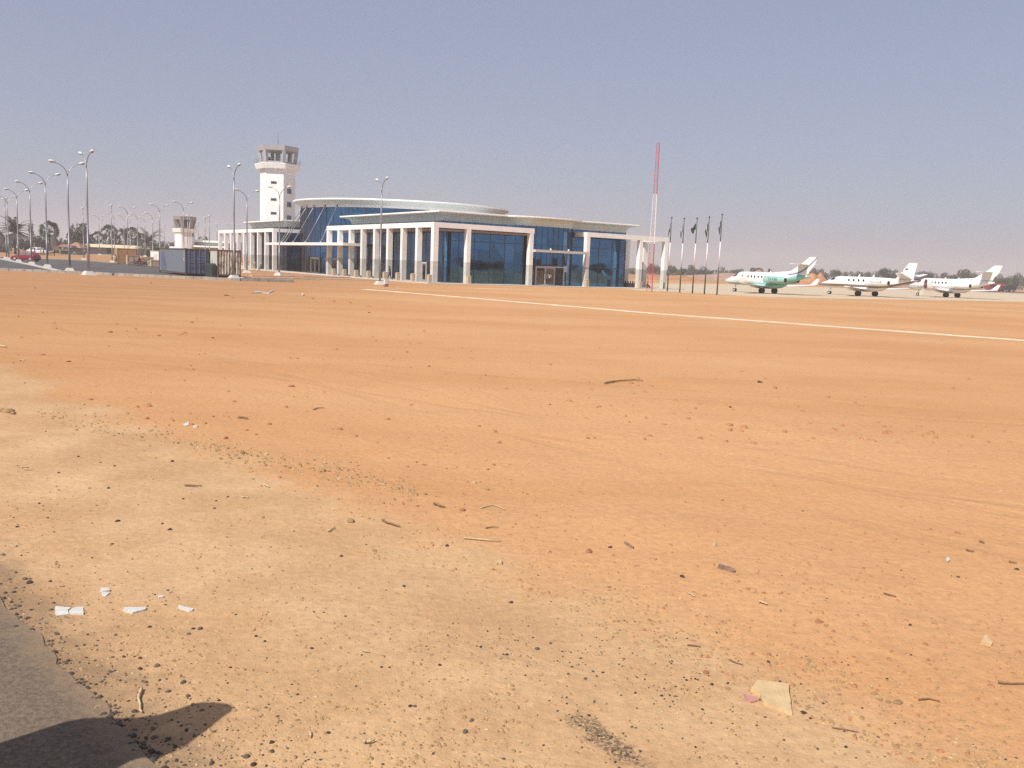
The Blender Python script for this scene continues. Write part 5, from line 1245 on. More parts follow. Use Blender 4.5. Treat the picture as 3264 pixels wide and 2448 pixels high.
    for s_ in (-1, 1):
        b = MB(); b.ball(hc + Vector((.078, .034 * s_, .02)), .010, 6, 4); b.build('eye', LHEAD, po, True)
        b = MB(); b.ball(hc + Vector((0, .088 * s_, 0)), (.025, .012, .032), 6, 4); b.build('ear', SKIN, po, True)
    b = MB(); b.ball(hc + Vector((.082, 0, -.045)), (.012, .028, .008), 6, 4); b.build('mouth', mat('lip', (.06, .025, .02), .6) if 'lip' not in MATS else MATS['lip'], po, True)
    return po
def gp(px, D, z=0.): x = at(px, D, 860); return (x, D, max(gz(x, D), z))
q = tw(-1.6, onl(1243, -1.6)); person((q.x, q.y, .02), math.radians(165), 'walk', 'person in dark maroon clothes walking left past the near colonnade', CL['maroon'], CL['black'], None, 1.06)
q = tw(onr(1748, .3), .1); person((q.x, q.y, .1), -1.4, 'stand', 'person in white top with lime sash standing in the open entrance', CL['white'], CL['black'], None, 1.0)
person(gp(811, 150, .1), math.radians(-60), 'stand', 'person in cream clothes standing before the left colonnade', CL['cream'], CL['cream'], CL['cream'])
person(gp(834, 149, .1), math.radians(-150), 'sit', 'person in dark clothes and white cap seated by the left colonnade', CL['brown'], CL['blue'], CL['white'])
person(gp(371, 162, .03), math.radians(175), 'walk', 'man in pale grey clothes walking in front of the largest packing case', CL['grey'], CL['olive'])
person(gp(447, 157, .03), math.radians(190), 'sit', 'rider in dark clothes seated on a motorcycle by the packing cases', CL['black'], CL['black']).location.z = .42
person(gp(474, 152, .03), math.radians(170), 'hold', 'person in pale shirt and trousers holding a motorcycle left of the blue container', CL['cream'], CL['white'])
person(gp(462, 156, .03), math.radians(200), 'sit', 'second dark clothed figure seated low beside the held motorcycle', CL['black'], CL['brown'])
for px, D, rz, pose, lab, tp, bt, cp in (
    (54, 232, 200, 'stand', 'person in dark navy robe left of the lamp in front of the car bonnet', 'blue', 'black', None), (63, 230, 160, 'stand', 'person in white cap and grey clothes behind the red car bonnet', 'grey', 'grey', 'white'),
    (77, 262, 180, 'stand', 'person in pale cream clothes far behind the red car', 'cream', 'cream', None), (32, 268, 180, 'sit', 'seated person in white at far left behind two lamp poles', 'white', 'white', 'white'), (40, 266, 160, 'sit', 'seated person in pale clothes right of the seated person in white', 'cream', 'white', None),
    (3, 262, 180, 'sit', 'seated person in red at the left edge of the picture', 'maroon', 'pink', None), (17, 264, 200, 'sit', 'seated person in dark clothes near the left edge', 'black', 'brown', None),
    (113, 256, 180, 'stand', 'person in black standing between the two white vehicles', 'black', 'black', None), (132, 246, 200, 'stand', 'person in brown before the white pickup', 'brown', 'brown', None), (141, 250, 180, 'stand', 'person in blue left of the lamp by the fan palm', 'blue', 'blue', None), (154, 246, 180, 'stand', 'person in dark blue right of the lamp by the fan palm', 'blue', 'maroon', None),
    (161, 241, 0, 'bend', 'bending person in pink and white clothes near the brown board', 'pink', 'pink', None), (167, 243, 20, 'bend', 'bending person in cream beside the pink clothed one', 'cream', 'cream', 'white'), (175, 242, 180, 'stand', 'person in black robe right of two bending people', 'black', 'black', None),
    (246, 268, 180, 'stand', 'person in pale clothes between the orange roofed hut and cream shed', 'white', 'grey', None), (272, 268, 180, 'stand', 'person in white at the left end of the cream shed', 'white', 'black', None)):
    person(gp(px, D), math.radians(rz), pose, lab, CL[tp], CL[bt], CL[cp] if cp else None, 1.0)
for k, (px, D, c1, cp) in enumerate(((1995, 133, 'maroon', None), (2002, 133.5, 'black', 'white'), (2009, 133, 'maroon', None), (2016, 134, 'black', None), (2021, 133, 'maroon', 'white'), (2064, 131, 'maroon', None))):
    person(gp(px, D, .1), math.radians(-80 + 20 * k), 'squat', ('person in maroon squatting at the wall end, leftmost of the group', 'person in black and white cap squatting second from the wall end', 'person in maroon squatting in the middle of the group', 'person in black squatting fourth from the wall end',
        'person in maroon and white cap squatting beside the white end column', 'person in maroon squatting right of the end column by the mast')[k], CL[c1], CL['black'], CL[cp] if cp else None)

# ------------------------------------------------------------------ loose things on the ground
def gpx(px, py):
    q = G(px, py)
    for _ in range(3): q = G(px, py, gz(q.x, q.y))
    return q
STV = {}
def stone_mesh(m, k):
    key = (m.name, k)
    if key not in STV:
        b = MB(); rnd = random.Random(k * 31 + 7); rr = []; nu, nv = 10, 7
        cuts = [(Vector((rnd.gauss(0, 1), rnd.gauss(0, 1), rnd.gauss(0, 1))).normalized(), rnd.uniform(.55, .85)) for _ in range(7)]
        for j in range(nv + 1):
            t = math.pi * (j + .01) / (nv + .02); ring = []
            for i in range(nu):
                a = 6.2832 * i / nu; d = Vector((math.sin(t) * math.cos(a), math.sin(t) * math.sin(a), -math.cos(t))); r = 1 + .18 * noise.noise(d * 1.7 + Vector((k * 3, 0, 0)))
                for n_, c in cuts:
                    q = d.dot(n_)
                    if q * r > c: r = c / q
                ring.append(d * r)
            rr.append(ring)
        b.rings(rr); o = b.build('stone', m, None, 'auto'); STV[key] = o.data; bpy.data.objects.remove(o)
    return STV[key]
nst = [0]
def stone(px, py, wpx, m, label, cat='stone', group=None, name='stone', flat=.62, dz=.12):
    q = gpx(px, py); d = (q - CAM).length; r = wpx * d / FPX / 2 * .98; nst[0] += 1
    o = bpy.data.objects.new(name, stone_mesh(m, nst[0] % 6)); COL.objects.link(o)
    o.location = (q.x, q.y, q.z + r * flat * dz); o.scale = (r, r * random.uniform(.75, 1.1), r * flat * random.uniform(.85, 1.2)); o.rotation_euler = (random.uniform(-.3, .3), random.uniform(-.3, .3), random.uniform(0, 6.28))
    tag(o, label, cat, group); return o
ZA = lambda X, Y: (X * .4208, 1750 + Y * .4208)
ZB = lambda X, Y: (800 + X * .4208, 1750 + Y * .4208)
ZC = lambda X, Y: (1700 + X * .481, 1650 + Y * .481)
ZD = lambda X, Y: (2500 + X * .481, 1650 + Y * .481)
ZE = lambda X, Y: (X * .4069, 1150 + Y * .4069)
ZF = lambda X, Y: (900 + X * .4069, 1150 + Y * .4069)
ZG = lambda X, Y: (1800 + X * .452, 1000 + Y * .452)
GS = 'dark stones scattered on the sandy verge'; GL = 'small dark stone lying loose on the sandy verge'
uniq = {(0, 25): 'dark purple stone by the left edge of the picture, above the asphalt', (0, 1385): 'large dark angular stone right of the bent twig', (0, 1515): 'rightmost dark stone of a close trio below the thin tile strip', (0, 1430): 'lower stone of a close trio below the thin tile strip', (0, 1463): 'left stone of a close trio below the thin tile strip',
        (0, 1530): 'flat dark stone inside the shadow tip', (0, 1170): 'larger dark stone inside the shadow, near the asphalt edge', (0, 1160): 'dark stone high in the middle of the shadow', (0, 1475): 'dark stone at the lower right edge of the shadow', (0, 1132): 'grey square stone below the triangular tile', (0, 1870): 'dark stone at the bottom, right of the shadow',
        (1, 685): 'round dark stone at the top of the pale verge, centre', (1, 1622): 'large oval grey stone, lower of two near the bitumen spill', (1, 1670): 'round grey stone above the oval one near the bitumen spill', (1, 588): 'dark stone above the pale splinter at the bottom', (1, 20): 'dark stone at the bottom edge, left of the pale splinter', (1, 1910): 'grey stone at the bottom, left of the bitumen spill', (1, 1968): 'dark stone left of the bitumen speckle patch'}
for X, Y, w_ in ((25, 48, 40), (70, 232, 34), (190, 230, 42), (230, 228, 26), (228, 258, 48), (383, 245, 26), (115, 297, 30), (180, 292, 26), (410, 410, 28), (140, 435, 46), (385, 462, 34), (430, 647, 40), (395, 695, 28), (260, 637, 32), (875, 652, 26), (580, 735, 30), (740, 695, 24), (662, 650, 24), (915, 770, 30), (855, 820, 32), (937, 818, 32), (1063, 827, 36), (1063, 908, 42), (1190, 887, 50), (835, 930, 42), (865, 925, 28), (1385, 1012, 48), (1275, 1080, 46), (1425, 1115, 42), (1530, 1223, 38), (1657, 1148, 32), (1747, 897, 28), (1430, 645, 34), (1463, 606, 36), (1515, 606, 46), (1132, 592, 36), (1270, 317, 32), (1255, 423, 26), (1160, 1365, 46), (1170, 1430, 50), (1475, 1418, 30), (1870, 1575, 56), (1030, 1372, 36), (1110, 1010, 32), (1080, 1000, 26), (1620, 1385, 34), (1723, 1016, 20), (1785, 498, 24), (650, 823, 28), (720, 845, 24), (912, 997, 24), (445, 865, 28), (300, 565, 20)):
    stone(*ZA(X, Y), w_ * .4208, STONE_G if (X * 7) % 5 == 0 else STONE_D, uniq.get((0, X), GL), group=GS)
for X, Y, w_ in ((685, 55, 36), (1025, 315, 26), (1157, 283, 32), (478, 477, 20), (550, 482, 20), (460, 753, 30), (40, 660, 28), (1328, 738, 20), (1740, 745, 32), (1432, 880, 34), (2078, 957, 28), (988, 893, 24), (1048, 900, 26), (352, 1102, 26), (1205, 1190, 38), (1242, 1192, 38), (588, 1392, 42), (157, 1465, 40), (20, 1635, 52), (1670, 1300, 40), (1622, 1388, 52), (1910, 1592, 36), (1968, 407, 40), (1882, 605, 20), (1350, 1005, 20), (838, 805, 20), (1915, 1340, 20), (1440, 1435, 24)):
    stone(*ZB(X, Y), w_ * .4208, STONE_G if X in (1670, 1622, 1910, 2078, 1242) else STONE_D, uniq.get((1, X), GL), group=GS)
for X, Y, w_ in ((115, 838, 36), (25, 870, 44), (345, 1068, 32), (460, 1027, 26), (850, 1180, 24), (675, 1163, 24), (1017, 1078, 22), (1045, 1068, 18), (1185, 1108, 32), (1287, 1098, 28), (1560, 957, 28), (370, 1312, 26), (1122, 1272, 26), (590, 985, 16), (1838, 1330, 22), (240, 960, 16), (310, 935, 16), (160, 950, 18), (745, 1040, 18), (765, 1130, 18), (800, 1235, 16), (1080, 1160, 18), (1325, 1255, 16), (1480, 1378, 18), (1320, 1368, 20), (1180, 1362, 18), (1075, 1520, 18), (1660, 1475, 22)):
    stone(*ZC(X, Y), w_ * .481, STONE_G if X in (25, 345, 115) else STONE_D, GL, group=GS)
for X, Y, w_ in ((408, 1520, 32), (1540, 345, 32), (172, 1330, 24), (840, 910, 16), (832, 713, 28), (380, 960, 16), (425, 978, 16), (680, 1068, 18), (1150, 395, 28), (775, 350, 16)):
    stone(*ZD(X, Y), w_ * .481, STONE_D, {408: 'dark stone at the bottom right, on the pale verge', 1540: 'dark clod below a short dark twig near the right edge'}.get(X, GL), group=GS)
for X, Y, w_ in ((613, 752, 24), (787, 798, 20), (897, 826, 24), (1350, 788, 28), (462, 1014, 24), (850, 1000, 28), (305, 1118, 24), (920, 1257, 44), (1330, 1325, 40), (1272, 1278, 24), (880, 1436, 26), (1693, 1098, 28), (1680, 1157, 28), (1782, 1067, 24), (1437, 1083, 24), (137, 1303, 30), (133, 1455, 24), (1090, 531, 20), (360, 555, 16), (1793, 241, 20), (375, 1231, 20), (722, 1273, 16), (1780, 1382, 20), (195, 175, 16), (460, 878, 24), (1185, 250, 12)):
    stone(*ZE(X, Y), w_ * .4069, STONE_D, {920: 'flat dark stone left of the middle on the pale verge'}.get(X, GL), group=GS)
CG = 'earth clods in the disturbed ground'; CLB = 'crumbly earth clod lying on disturbed orange ground'
for X, Y, w_, m, lab in ((540, 1262, 80, STONE_T, 'largest tan clod, beside a forked twig in the middle of the ground'), (320, 865, 60, STONE_T, CLB), (290, 872, 40, STONE_T, CLB), (360, 868, 36, STONE_T, CLB), (250, 862, 24, STONE_T, CLB), (520, 965, 44, STONE_T, 'upright tan clod at the edge of the crumbled strip'), (445, 930, 50, STONE_P, CLB), (460, 860, 30, STONE_T, CLB), (530, 915, 36, STONE_P, CLB), (600, 912, 30, STONE_T, CLB), (650, 915, 30, STONE_T, CLB), (715, 912, 34, STONE_T, CLB), (750, 940, 34, STONE_T, CLB), (790, 975, 44, STONE_P, CLB), (1110, 818, 44, STONE_R, 'red clod above the crumbled strip, centre of the field'), (1407, 1172, 62, STONE_R, 'dark red clod right of a thick stick'),
        (1505, 960, 52, STONE_P, 'pale rounded stone in the middle of the orange ground'), (1603, 1010, 44, STONE_T, CLB), (1885, 1033, 26, STONE_R, CLB), (1920, 1045, 30, STONE_R, CLB), (720, 1490, 48, STONE_T, CLB), (460, 1530, 34, STONE_D, 'round dark stone beside a pale chip at the verge top'), (1118, 1050, 48, STONE_T, CLB), (790, 1117, 32, STONE_R, CLB), (1060, 1140, 40, STONE_R, CLB), (1290, 1450, 36, STONE_D, CLB), (437, 1087, 40, STONE_T, CLB), (1660, 815, 34, STONE_R, CLB), (1610, 852, 40, STONE_R, CLB), (1695, 645, 50, STONE_R, CLB), (2097, 343, 24, STONE_D, CLB), (20, 830, 40, STONE_T, CLB), (60, 840, 34, STONE_T, CLB), (140, 820, 30, STONE_T, CLB), (985, 832, 28, STONE_R, CLB), (1050, 795, 26, STONE_R, CLB), (830, 765, 28, STONE_R, CLB), (450, 540, 60, STONE_R, CLB), (580, 800, 24, STONE_R, CLB), (1285, 845, 26, STONE_R, CLB), (1370, 835, 24, STONE_R, CLB)):
    stone(*ZF(X, Y), w_ * .4069, m, lab, 'clod' if m in (STONE_T, STONE_R) else 'stone', CG, 'earth_clod', .6)
for X, Y, w_, m, lab in ((1905, 730, 46, STONE_T, 'upright tan stone standing at the edge of the crumbled strip'), (1155, 455, 44, STONE_R, 'orange clod above the pale verge at left'), (60, 405, 100, STONE_T, 'large crumbly tan clod at the left edge of the picture'), (20, 395, 70, STONE_T, CLB), (100, 418, 56, STONE_T, CLB), (1670, 440, 32, STONE_R, CLB), (1610, 492, 36, STONE_R, CLB), (1930, 545, 40, STONE_R, CLB), (2110, 500, 40, STONE_R, CLB), (2010, 578, 26, STONE_R, CLB), (650, 345, 34, STONE_P, CLB), (1730, 770, 44, STONE_T, CLB), (1800, 760, 36, STONE_T, CLB), (1840, 745, 32, STONE_P, CLB), (1870, 765, 36, STONE_T, CLB), (1930, 790, 32, STONE_T, CLB), (2090, 735, 40, STONE_P, CLB), (1600, 690, 28, STONE_T, CLB), (1690, 705, 26, STONE_T, CLB), (1780, 690, 28, STONE_T, CLB), (2075, 820, 36, STONE_T, CLB), (1980, 930, 34, STONE_T, CLB), (1000, 415, 30, STONE_T, CLB), (1360, 470, 28, STONE_R, CLB), (2195, 915, 34, STONE_T, CLB), (2060, 1230, 40, STONE_T, CLB), (845, 355, 26, STONE_T, CLB)):
    o = stone(*ZE(X, Y), w_ * .4069, m, lab, 'clod', CG, 'earth_clod', 1.5 if X == 1905 else .6)
for X, Y, w_, m, lab in ((507, 200, 40, STONE_D, 'dark round stone among broken bits, right half of the field'), (368, 228, 62, STONE_R, 'dark brown clod left of the round dark stone'), (1142, 1030, 52, STONE_R, 'rounded red clod left of the pale slab'), (1120, 912, 22, STONE_R, CLB), (503, 462, 30, STONE_R, CLB), (1200, 183, 54, STONE_P, 'pale rounded stone in the right half of the field'), (990, 393, 50, STONE_D, 'flat purple chip below the right half of the field'), (1290, 1135, 40, STONE_T, CLB), (240, 605, 24, STONE_P, CLB), (1735, 1225, 40, STONE_T, CLB), (1790, 1295, 44, STONE_D, CLB)):
    stone(*ZC(X, Y), w_ * .481, m, lab, 'clod' if m in (STONE_R, STONE_T) else 'stone', CG, 'earth_clod' if m in (STONE_R, STONE_T) else 'stone', .3 if X == 990 else .6)
for X, Y, w_, m, lab in ((750, 1230, 70, STONE_T, 'crumbly clod at the end of a row of clods, lower right'), (690, 1222, 44, STONE_T, CLB), (630, 1205, 40, STONE_T, CLB), (600, 1170, 50, STONE_T, CLB), (230, 690, 60, STONE_R, 'half buried orange clod in the lower right field'), (1440, 875, 34, STONE_P, 'small pale chip below the pale triangular stone at right'), (970, 78, 24, STONE_R, CLB), (1150, 105, 40, STONE_R, CLB)):
    stone(*ZD(X, Y), w_ * .481, m, lab, 'clod' if m is not STONE_P else 'stone', CG, 'earth_clod' if m is not STONE_P else 'stone', .5)
for X, Y, w_, m, lab in ((1375, 485, 44, STONE_D, 'dark lump right of the long dark stick in the far field'), (1168, 660, 28, STONE_D, CLB), (230, 663, 30, STONE_R, CLB), (1168, 825, 34, STONE_R, CLB), (1110, 1318, 32, STONE_R, CLB), (160, 880, 36, STONE_R, CLB), (1680, 1392, 18, STONE_D, CLB), (55, 1388, 18, STONE_R, CLB)):
    stone(*ZG(X, Y), w_ * .452, m, lab, 'clod', CG, 'earth_clod', .5)
ZH = lambda X, Y: (X * .5877, 860 + Y * .5877)
for X, Y, w_ in ((1230, 140, 40), (1260, 152, 22), (1425, 158, 26), (1690, 158, 40), (1800, 172, 40), (1890, 180, 40), (2000, 200, 36), (290, 290, 26), (300, 318, 20), (630, 296, 26), (1000, 345, 40), (860, 358, 30), (985, 350, 26), (1150, 370, 30), (1065, 265, 18), (372, 498, 26), (235, 462, 30), (693, 398, 14), (1112, 454, 18), (1580, 632, 46), (60, 140, 16), (95, 253, 22), (820, 72, 16), (2140, 315, 16), (2000, 233, 22), (1300, 302, 20), (185, 100, 24), (105, 90, 16), (600, 338, 30), (1040, 285, 24)):
    stone(*ZH(X, Y), w_ * .5877, STONE_R, CLB, 'clod', CG, 'earth_clod', .35)
def stick(pts, wpx, m, label, fn, name='stick', cat='stick'):
    P_ = [gpx(*fn(*p)) for p in pts]; d = (P_[0] - CAM).length; r = wpx * d / FPX / 2
    fine = []
    for a, c in zip(P_, P_[1:]):
        for k in range(4): fine.append(a.lerp(c, k / 4) + Vector((random.uniform(-1, 1), random.uniform(-1, 1), 0)) * r * .6)
    fine.append(P_[-1]); b = MB(); b.tube([p + Vector((0, 0, r * 1.2 + .004)) for p in fine], [r * (1 - .5 * k / len(fine)) for k in range(len(fine))], 6)
    return tag(b.build(name, m, None, True), label, cat)
stick([(1185, 1130), (1225, 1143), (1270, 1157)], 8, STICK, 'short thick brown stick in the middle of the orange ground', ZF)
stick([(1550, 1162), (1650, 1135), (1745, 1172)], 4, STRAW, 'thin bowed twig right of the thick brown stick', ZF)
stick([(1420, 1398), (1560, 1410), (1710, 1422)], 6, STRAW, 'long straight pale twig above the pale verge', ZF)
stick([(780, 1255), (820, 1278), (920, 1308)], 7, STICK, 'forked dark twig beside the largest tan clod', ZF)
stick([(240, 388), (280, 376), (325, 375)], 4, STICK, 'thin curved dark twig in the left middle field', ZF)
stick([(1590, 1318), (1640, 1310), (1690, 1312)], 4, STICK, 'small dark twig above the long pale twig', ZF)
stick([(285, 497), (350, 484), (420, 478), (490, 474), (552, 479)], 6, STICK, 'long dark curved stick lying in the far field', ZG)
stick([(1078, 1070), (1055, 1120), (1055, 1180), (1075, 1252)], 9, STRAW, 'bent pale twig standing up near the shadow', ZA)
stick([(715, 1222), (735, 1200), (770, 1190)], 4, STRAW, 'small curled straw on the asphalt edge', ZA)
stick([(1415, 1103), (1500, 1110), (1595, 1112)], 7, STICK, 'dark stick at the right edge of the picture', ZD)
stick([(890, 1214), (960, 1208), (1030, 1226)], 5, STICK, 'forked pale twig right of the row of clods', ZD)
stick([(315, 1397), (400, 1412), (492, 1430)], 4, STICK, 'thin straight twig at the lower right', ZD)
stick([(655, 508), (690, 518), (740, 532)], 5, STICK, 'dark broken twig in the right field', ZD)
stick([(1205, 222), (1230, 228), (1258, 232)], 5, STICK, 'short dark twig near the upper right field', ZD)
stick([(1490, 298), (1510, 302), (1540, 308)], 5, STICK, 'short dark twig above a dark clod near the right edge', ZD)
stick([(1290, 163), (1308, 170), (1326, 176)], 5, STICK, 'short dark twig, upper one of two at the right', ZD)
stick([(1450, 985), (1520, 988), (1580, 990)], 6, STICK, 'brown twig lying across the pale verge', ZE)
stick([(175, 850), (205, 851), (228, 849)], 5, STICK, 'dark twig beside a pale straw at left', ZE)
stick([(190, 858), (220, 859), (247, 860)], 5, STRAW, 'pale straw beside a dark twig at left', ZE)
stick([(1895, 1075), (1920, 1077), (1947, 1078)], 5, STRAW, 'pale straw lying level on the verge', ZE)
stick([(2065, 975), (2085, 985), (2110, 998)], 5, STRAW, 'slanting pale straw right of the crumbled strip', ZE)
stick([(1865, 452), (1900, 455), (1942, 462)], 7, STICK, 'brown twig above the crumbled strip', ZE)
stick([(1020, 852), (1065, 858), (1110, 862)], 5, STICK, 'thin dark twig above the red clod', ZC)
stick([(1300, 950), (1340, 968), (1388, 982)], 4, STICK, 'thin slanting twig above the pale slab', ZC)
stick([(1498, 565), (1525, 574), (1552, 585)], 8, STRAW, 'short pale straw in the right field', ZC)
stick([(1015, 498), (1040, 514), (1068, 530)], 5, STRAW, 'slanting pale straw, right of the centre', ZC)
stick([(855, 1482), (890, 1476), (936, 1466)], 11, STRAW, 'pale wood splinter at the bottom of the picture', ZB, 'wood_splinter', 'splinter')
stick([(445, 1398), (450, 1420), (447, 1440)], 7, STRAW, 'small curved straw at the bottom', ZB)
stick([(855, 783), (875, 786), (897, 790)], 6, STRAW, 'tiny pale straw on the verge', ZB)
stick([(360, 1342), (385, 1328), (412, 1312)], 6, STRAW, 'pale straw left of the largest tan clod', ZF)
stick([(0, 418), (15, 419), (34, 422)], 5, STRAW, 'long pale straw at the left edge of the field', ZH)
stick([(107, 497), (120, 497), (135, 498)], 5, STRAW, 'pale straw in the left field, lower one', ZH)
def plate(poly, th, m, label, fn, name, cat, tilt=0.):
    P_ = [gpx(*fn(*p)) for p in poly]; c = sum(P_, Vector()) / len(P_); a = 0
    for i in range(len(P_)): a += P_[i].x * P_[(i + 1) % len(P_)].y - P_[(i + 1) % len(P_)].x * P_[i].y
    if a < 0: P_ = P_[::-1]
    out = []
    for p, q in zip(P_, P_[1:] + P_[:1]):                     # chipped edges
        for k in range(4): r = p.lerp(q, k / 4); out.append((r.x - c.x + random.uniform(-1, 1) * th * .18, r.y - c.y + random.uniform(-1, 1) * th * .18))
    zb = sum(gz(p.x, p.y) for p in P_) / len(P_)
    b = MB(); b.prism(out, -.006, th, top=[(x * .985, y * .985) for x, y in out]); o = b.build(name, m, None, False, (c.x, c.y, zb + .002)); o.rotation_euler = (tilt, tilt * .5, 0)
    return tag(o, label, cat)
plate([(420, 443), (480, 448), (540, 455), (512, 470), (522, 497), (425, 510), (415, 480)], .007, TILEM, 'left half of a broken white tile near the asphalt', ZA, 'tile_fragment', 'tile fragment', .03)
plate([(545, 458), (590, 442), (632, 446), (635, 500), (527, 496), (520, 478)], .007, TILEM, 'right half of a broken white tile near the asphalt', ZA, 'tile_fragment', 'tile fragment', -.02)
plate([(940, 450), (1110, 453), (1105, 468), (1005, 495), (930, 470)], .011, TILEM, 'triangular white tile fragment right of the broken pair', ZA, 'tile_fragment', 'tile fragment', .02)
plate([(1350, 440), (1465, 460), (1460, 474), (1430, 478), (1350, 454)], .011, TILEM, 'narrow white tile strip, rightmost of the white fragments', ZA, 'tile_fragment', 'tile fragment', .03)
plate([(1195, 362), (1235, 360), (1240, 371), (1203, 376)], .010, TILEM, 'small white tile chip left of a dark stone', ZA, 'tile_fragment', 'tile fragment', .04)
plate([(757, 312), (825, 312), (832, 324), (772, 328)], .016, TILEM, 'upper small white tile piece of two above the broken tiles', ZA, 'tile_fragment', 'tile fragment', .1)
plate([(770, 340), (800, 334), (832, 341), (800, 360), (775, 354)], .007, TILEM, 'lower small white tile piece of two above the broken tiles', ZA, 'tile_fragment', 'tile fragment', .06)
plate([(1480, 1105), (1560, 1110), (1690, 1122), (1697, 1200), (1712, 1310), (1650, 1288), (1520, 1240), (1500, 1180), (1440, 1155)], .022, SLABM, 'pale square slab of broken rock lying flat, lower right', ZC, 'rock_slab', 'rock slab', .02)
plate([(1395, 1185), (1475, 1202), (1480, 1222), (1440, 1232), (1415, 1218)], .012, PINK, 'pink plastic scrap against the pale slab', ZC, 'plastic_scrap', 'scrap', .05)
plate([(1328, 798), (1376, 838), (1374, 854), (1300, 838)], .02, SLABM, 'pale triangular stone chip near the right edge', ZD, 'stone', 'stone', .12)
plate([(1855, 102), (1895, 98), (1897, 122), (1860, 122)], .02, SLABM, 'pale flat stone chip above the pale verge, centre', ZB, 'stone', 'stone', .05)
plate([(1068, 284), (1085, 280), (1095, 292), (1078, 300)], .02, TILEM, 'small white chip in the upper right field', ZD, 'tile_fragment', 'tile fragment', .1)
plate([(1435, 500), (1478, 488), (1480, 505), (1450, 512)], .011, TILEM, 'white flake above the crumbled strip at left', ZE, 'tile_fragment', 'tile fragment', .1)
plate([(1510, 514), (1550, 515), (1548, 522), (1512, 521)], .02, TILEM, 'thin white flake right of another above the crumbled strip', ZE, 'tile_fragment', 'tile fragment')
plate([(1635, 134), (1646, 134), (1646, 141), (1636, 141)], .10, TILEM, 'small bright white lump in the far left field', ZH, 'tile_fragment', 'tile fragment')
plate([(1220, 338), (1232, 322), (1262, 330), (1300, 340), (1338, 355), (1332, 366), (1290, 356), (1245, 343)], .02, BARKP, 'thick dark piece of bark in the right field', ZC, 'bark_piece', 'bark', .05)
plate([(600, 170), (612, 165), (640, 184), (668, 203), (660, 208), (628, 192)], .012, BARKP, 'purple grey piece of bark by the round dark stone', ZC, 'bark_piece', 'bark', .05)
# broken pale boards on the far field
for pts, lab in (([(1368, 128), (1385, 117), (1425, 120), (1420, 126)], 'left piece of broken pale board on the far field'), ([(1425, 122), (1462, 126), (1460, 131), (1420, 127)], 'middle piece of broken pale board on the far field'), ([(1455, 124), (1478, 112), (1484, 116), (1465, 126)], 'upturned right piece of broken pale board on the far field')):
    plate(pts, .05, CONC, lab, ZH, 'board_piece', 'board')
# crumbs of bitumen and gravel
def scatter(name, n, dens, m, rmin, rmax, seed, label, py0=1000):
    rnd = random.Random(seed); b = MB(); k = 0
    base = [(math.cos(1.0472 * i), math.sin(1.0472 * i), 0) for i in range(6)] + [(.62 * math.cos(1.0472 * i + .5), .62 * math.sin(1.0472 * i + .5), .62) for i in range(6)]; fs = [(i, (i + 1) % 6, 6 + i) for i in range(6)] + [((i + 1) % 6, 6 + (i + 1) % 6, 6 + i) for i in range(6)] + [(6, 7, 8, 9, 10, 11)]
    while k < n:
        px, py = rnd.uniform(-60, 3324), py0 + (2470 - py0) * rnd.random() ** .8
        q = G(px, py)
        if q.y > 60 or rnd.random() > dens(q.x, q.y, px, py): continue
        k += 1; r = rmin + (rmax - rmin) * rnd.random() ** 3; z = gz(q.x, q.y); a = rnd.uniform(0, 6.28); ca, sa = math.cos(a), math.sin(a); sx_, sy_ = r * rnd.uniform(.6, 1.2), r * rnd.uniform(.6, 1.2); zh = r * rnd.uniform(.6, 1.2)
        b.add([(q.x + x * sx_ * ca - y * sy_ * sa, q.y + x * sx_ * sa + y * sy_ * ca, z - r * .1 + zz_ * zh) for x, y, zz_ in [(u * q_, v * q_, w_) for (u, v, w_), q_ in zip(base, [rnd.uniform(.7, 1.2) for _ in base])]], fs)
    o = stuff(b.build(name, m, None, True)); tag(o, label, 'gravel'); return o
def dd(x, y): return RN.x * x + RN.y * y - ROFF
def cl(x, y, s_, o=0): return .5 + .5 * noise.noise(Vector((x * s_, y * s_, 7.7 + o)))
def tand(x, y, px, py):
    d = dd(x, y)
    return 0 if d < .03 else (.8 * cl(x, y, 1.1) ** 1.5 if d < VERGE + .5 else .07 + .25 * max(0, cl(x, y, .6) - .5)) + (.9 if abs(d - VERGE) < .35 and cl(x, y, 1.6, 3) > .5 else 0)
scatter('gravel', 9000, tand, STONE_T, .003, .017, 1, 'fine tan gravel crumbs over the verge and the field')
scatter('gravel', 2200, tand, STONE_P, .003, .012, 2, 'fine pale grit over the verge and the field')
def strip(x, y, px, py):
    c = 1435 + (px - 700) * .215
    return math.exp(-((py - c) / 26) ** 2) * (.25 + .9 * cl(x, y, 2.4, 5) ** 2) if 120 < px < 1330 else 0
scatter('gravel', 900, strip, STONE_T, .008, .036, 6, 'crumbly tan lumps along the edge between pale verge and orange field')
scatter('gravel', 90, strip, STONE_P, .006, .024, 8, 'pale lumps along the edge between pale verge and orange field')
def darkd(x, y, px, py):
    d = dd(x, y)
    v = 0 if d < 0 else math.exp(-d / .28) * .9 + (.04 if d < VERGE + .3 else .010)
    u = (px - 2000) / 330; w2 = (py - 2130) / 130; v += .55 * math.exp(-(u * u + w2 * w2)) * cl(x, y, 4) ** 2 * 3
    u = (px - 1935 - (py - 2362) * 1.25) / 60; w2 = (py - 2362) / 80; v += 1.2 * math.exp(-(u * u + w2 * w2))
    return v
scatter('bitumen_crumbs', 2600, darkd, BITUM, .002, .011, 3, 'black bitumen crumbs along the asphalt edge and spilt on the verge')
def farlump(x, y, px, py): return (.15 + 1.6 * cl(x, y, .16, 2) ** 3) if py < 1420 and dd(x, y) > VERGE else 0
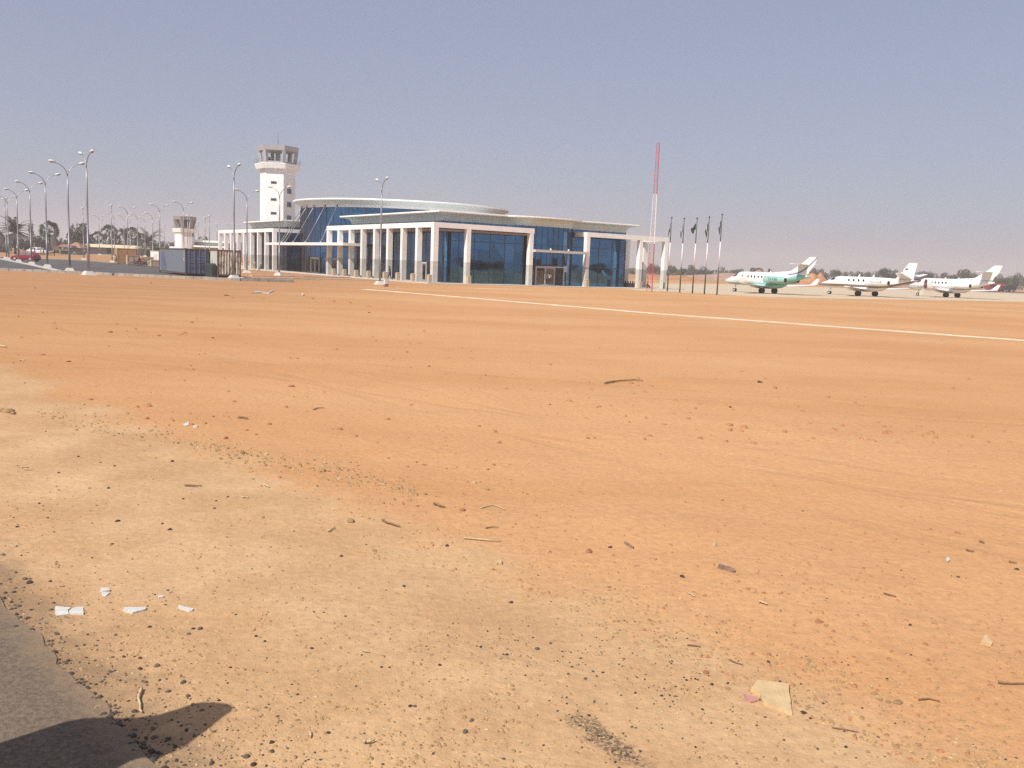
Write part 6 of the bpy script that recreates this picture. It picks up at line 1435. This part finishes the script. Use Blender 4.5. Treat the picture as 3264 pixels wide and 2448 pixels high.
scatter('gravel', 620, farlump, STONE_R, .014, .075, 11, 'scattered reddish lumps over the far half of the orange field', 915)
scatter('bitumen_crumbs', 420, lambda x, y, px, py: math.exp(-abs(dd(x, y)) / .05) * 1.5 * cl(x, y, 3, 4), BITUM, .006, .024, 12, 'broken lumps of asphalt along the crumbling road edge')
def redd(x, y, px, py): return 0 if dd(x, y) < VERGE - .4 else .25 * cl(x, y, .35, 9) ** 2 + .02
scatter('gravel', 2600, redd, STONE_R, .006, .022, 4, 'small reddish crumbs over the orange field')

# ------------------------------------------------------------------ added board out of view, outlined to throw the shadow at lower left
cont = [(0, 1480), (280, 1390), (480, 1325), (600, 1300), (720, 1293), (850, 1290), (1030, 1287), (1200, 1270), (1350, 1230), (1450, 1195), (1530, 1180), (1620, 1182), (1700, 1190), (1750, 1205), (1772, 1222), (1755, 1250), (1690, 1290), (1600, 1370), (1500, 1430), (1380, 1510), (1240, 1572), (1100, 1580), (1000, 1610), (900, 1665), (700, 1780), (-200, 1900), (-420, 1640)]
ZT = 1.62; kx, ky = SUNV.x / SUNV.z * ZT, SUNV.y / SUNV.z * ZT
pts = [G(*ZA(*p)) for p in cont]; pts = [(p.x + kx, p.y + ky) for p in pts]
ca = sum((p[0] for p in pts)) / len(pts), sum((p[1] for p in pts)) / len(pts)
blocker = empty('shadow_caster', (ca[0], ca[1], 0), 0, 'plywood awning board added out of view, shaped to throw the shadow at lower left', 'caster')
lp = [(p[0] - ca[0], p[1] - ca[1]) for p in pts]
ar = sum(lp[i][0] * lp[(i + 1) % len(lp)][1] - lp[(i + 1) % len(lp)][0] * lp[i][1] for i in range(len(lp)))
if ar < 0: lp = lp[::-1]
b = MB(); b.prism(lp, ZT - .02, ZT + .02); b.build('board', PLY, blocker)
lx = min(lp)[0]
b = MB(); b.tube([(lx + .3, -.15, -.1), (lx + .3, -.15, ZT - .023)], .045, 8); b.build('post', STEEL, blocker, True)  # added post of the shadow caster, out of view

# ------------------------------------------------------------------ dusty air
hz = MB(); hz.box(-2600, 2600, -500, 3300, -4, 70)
hm = bpy.data.materials.new('dusty_air'); hm.use_nodes = True; t = hm.node_tree; t.nodes.remove(t.nodes['Principled BSDF'])
pv = t.nodes.new('ShaderNodeVolumePrincipled'); pv.inputs['Color'].default_value = (.87, .875, .905, 1); pv.inputs['Density'].default_value = .00053; pv.inputs['Anisotropy'].default_value = .2
t.links.new(pv.outputs[0], t.nodes['Material Output'].inputs['Volume'])
stuff(hz.build('haze', hm))
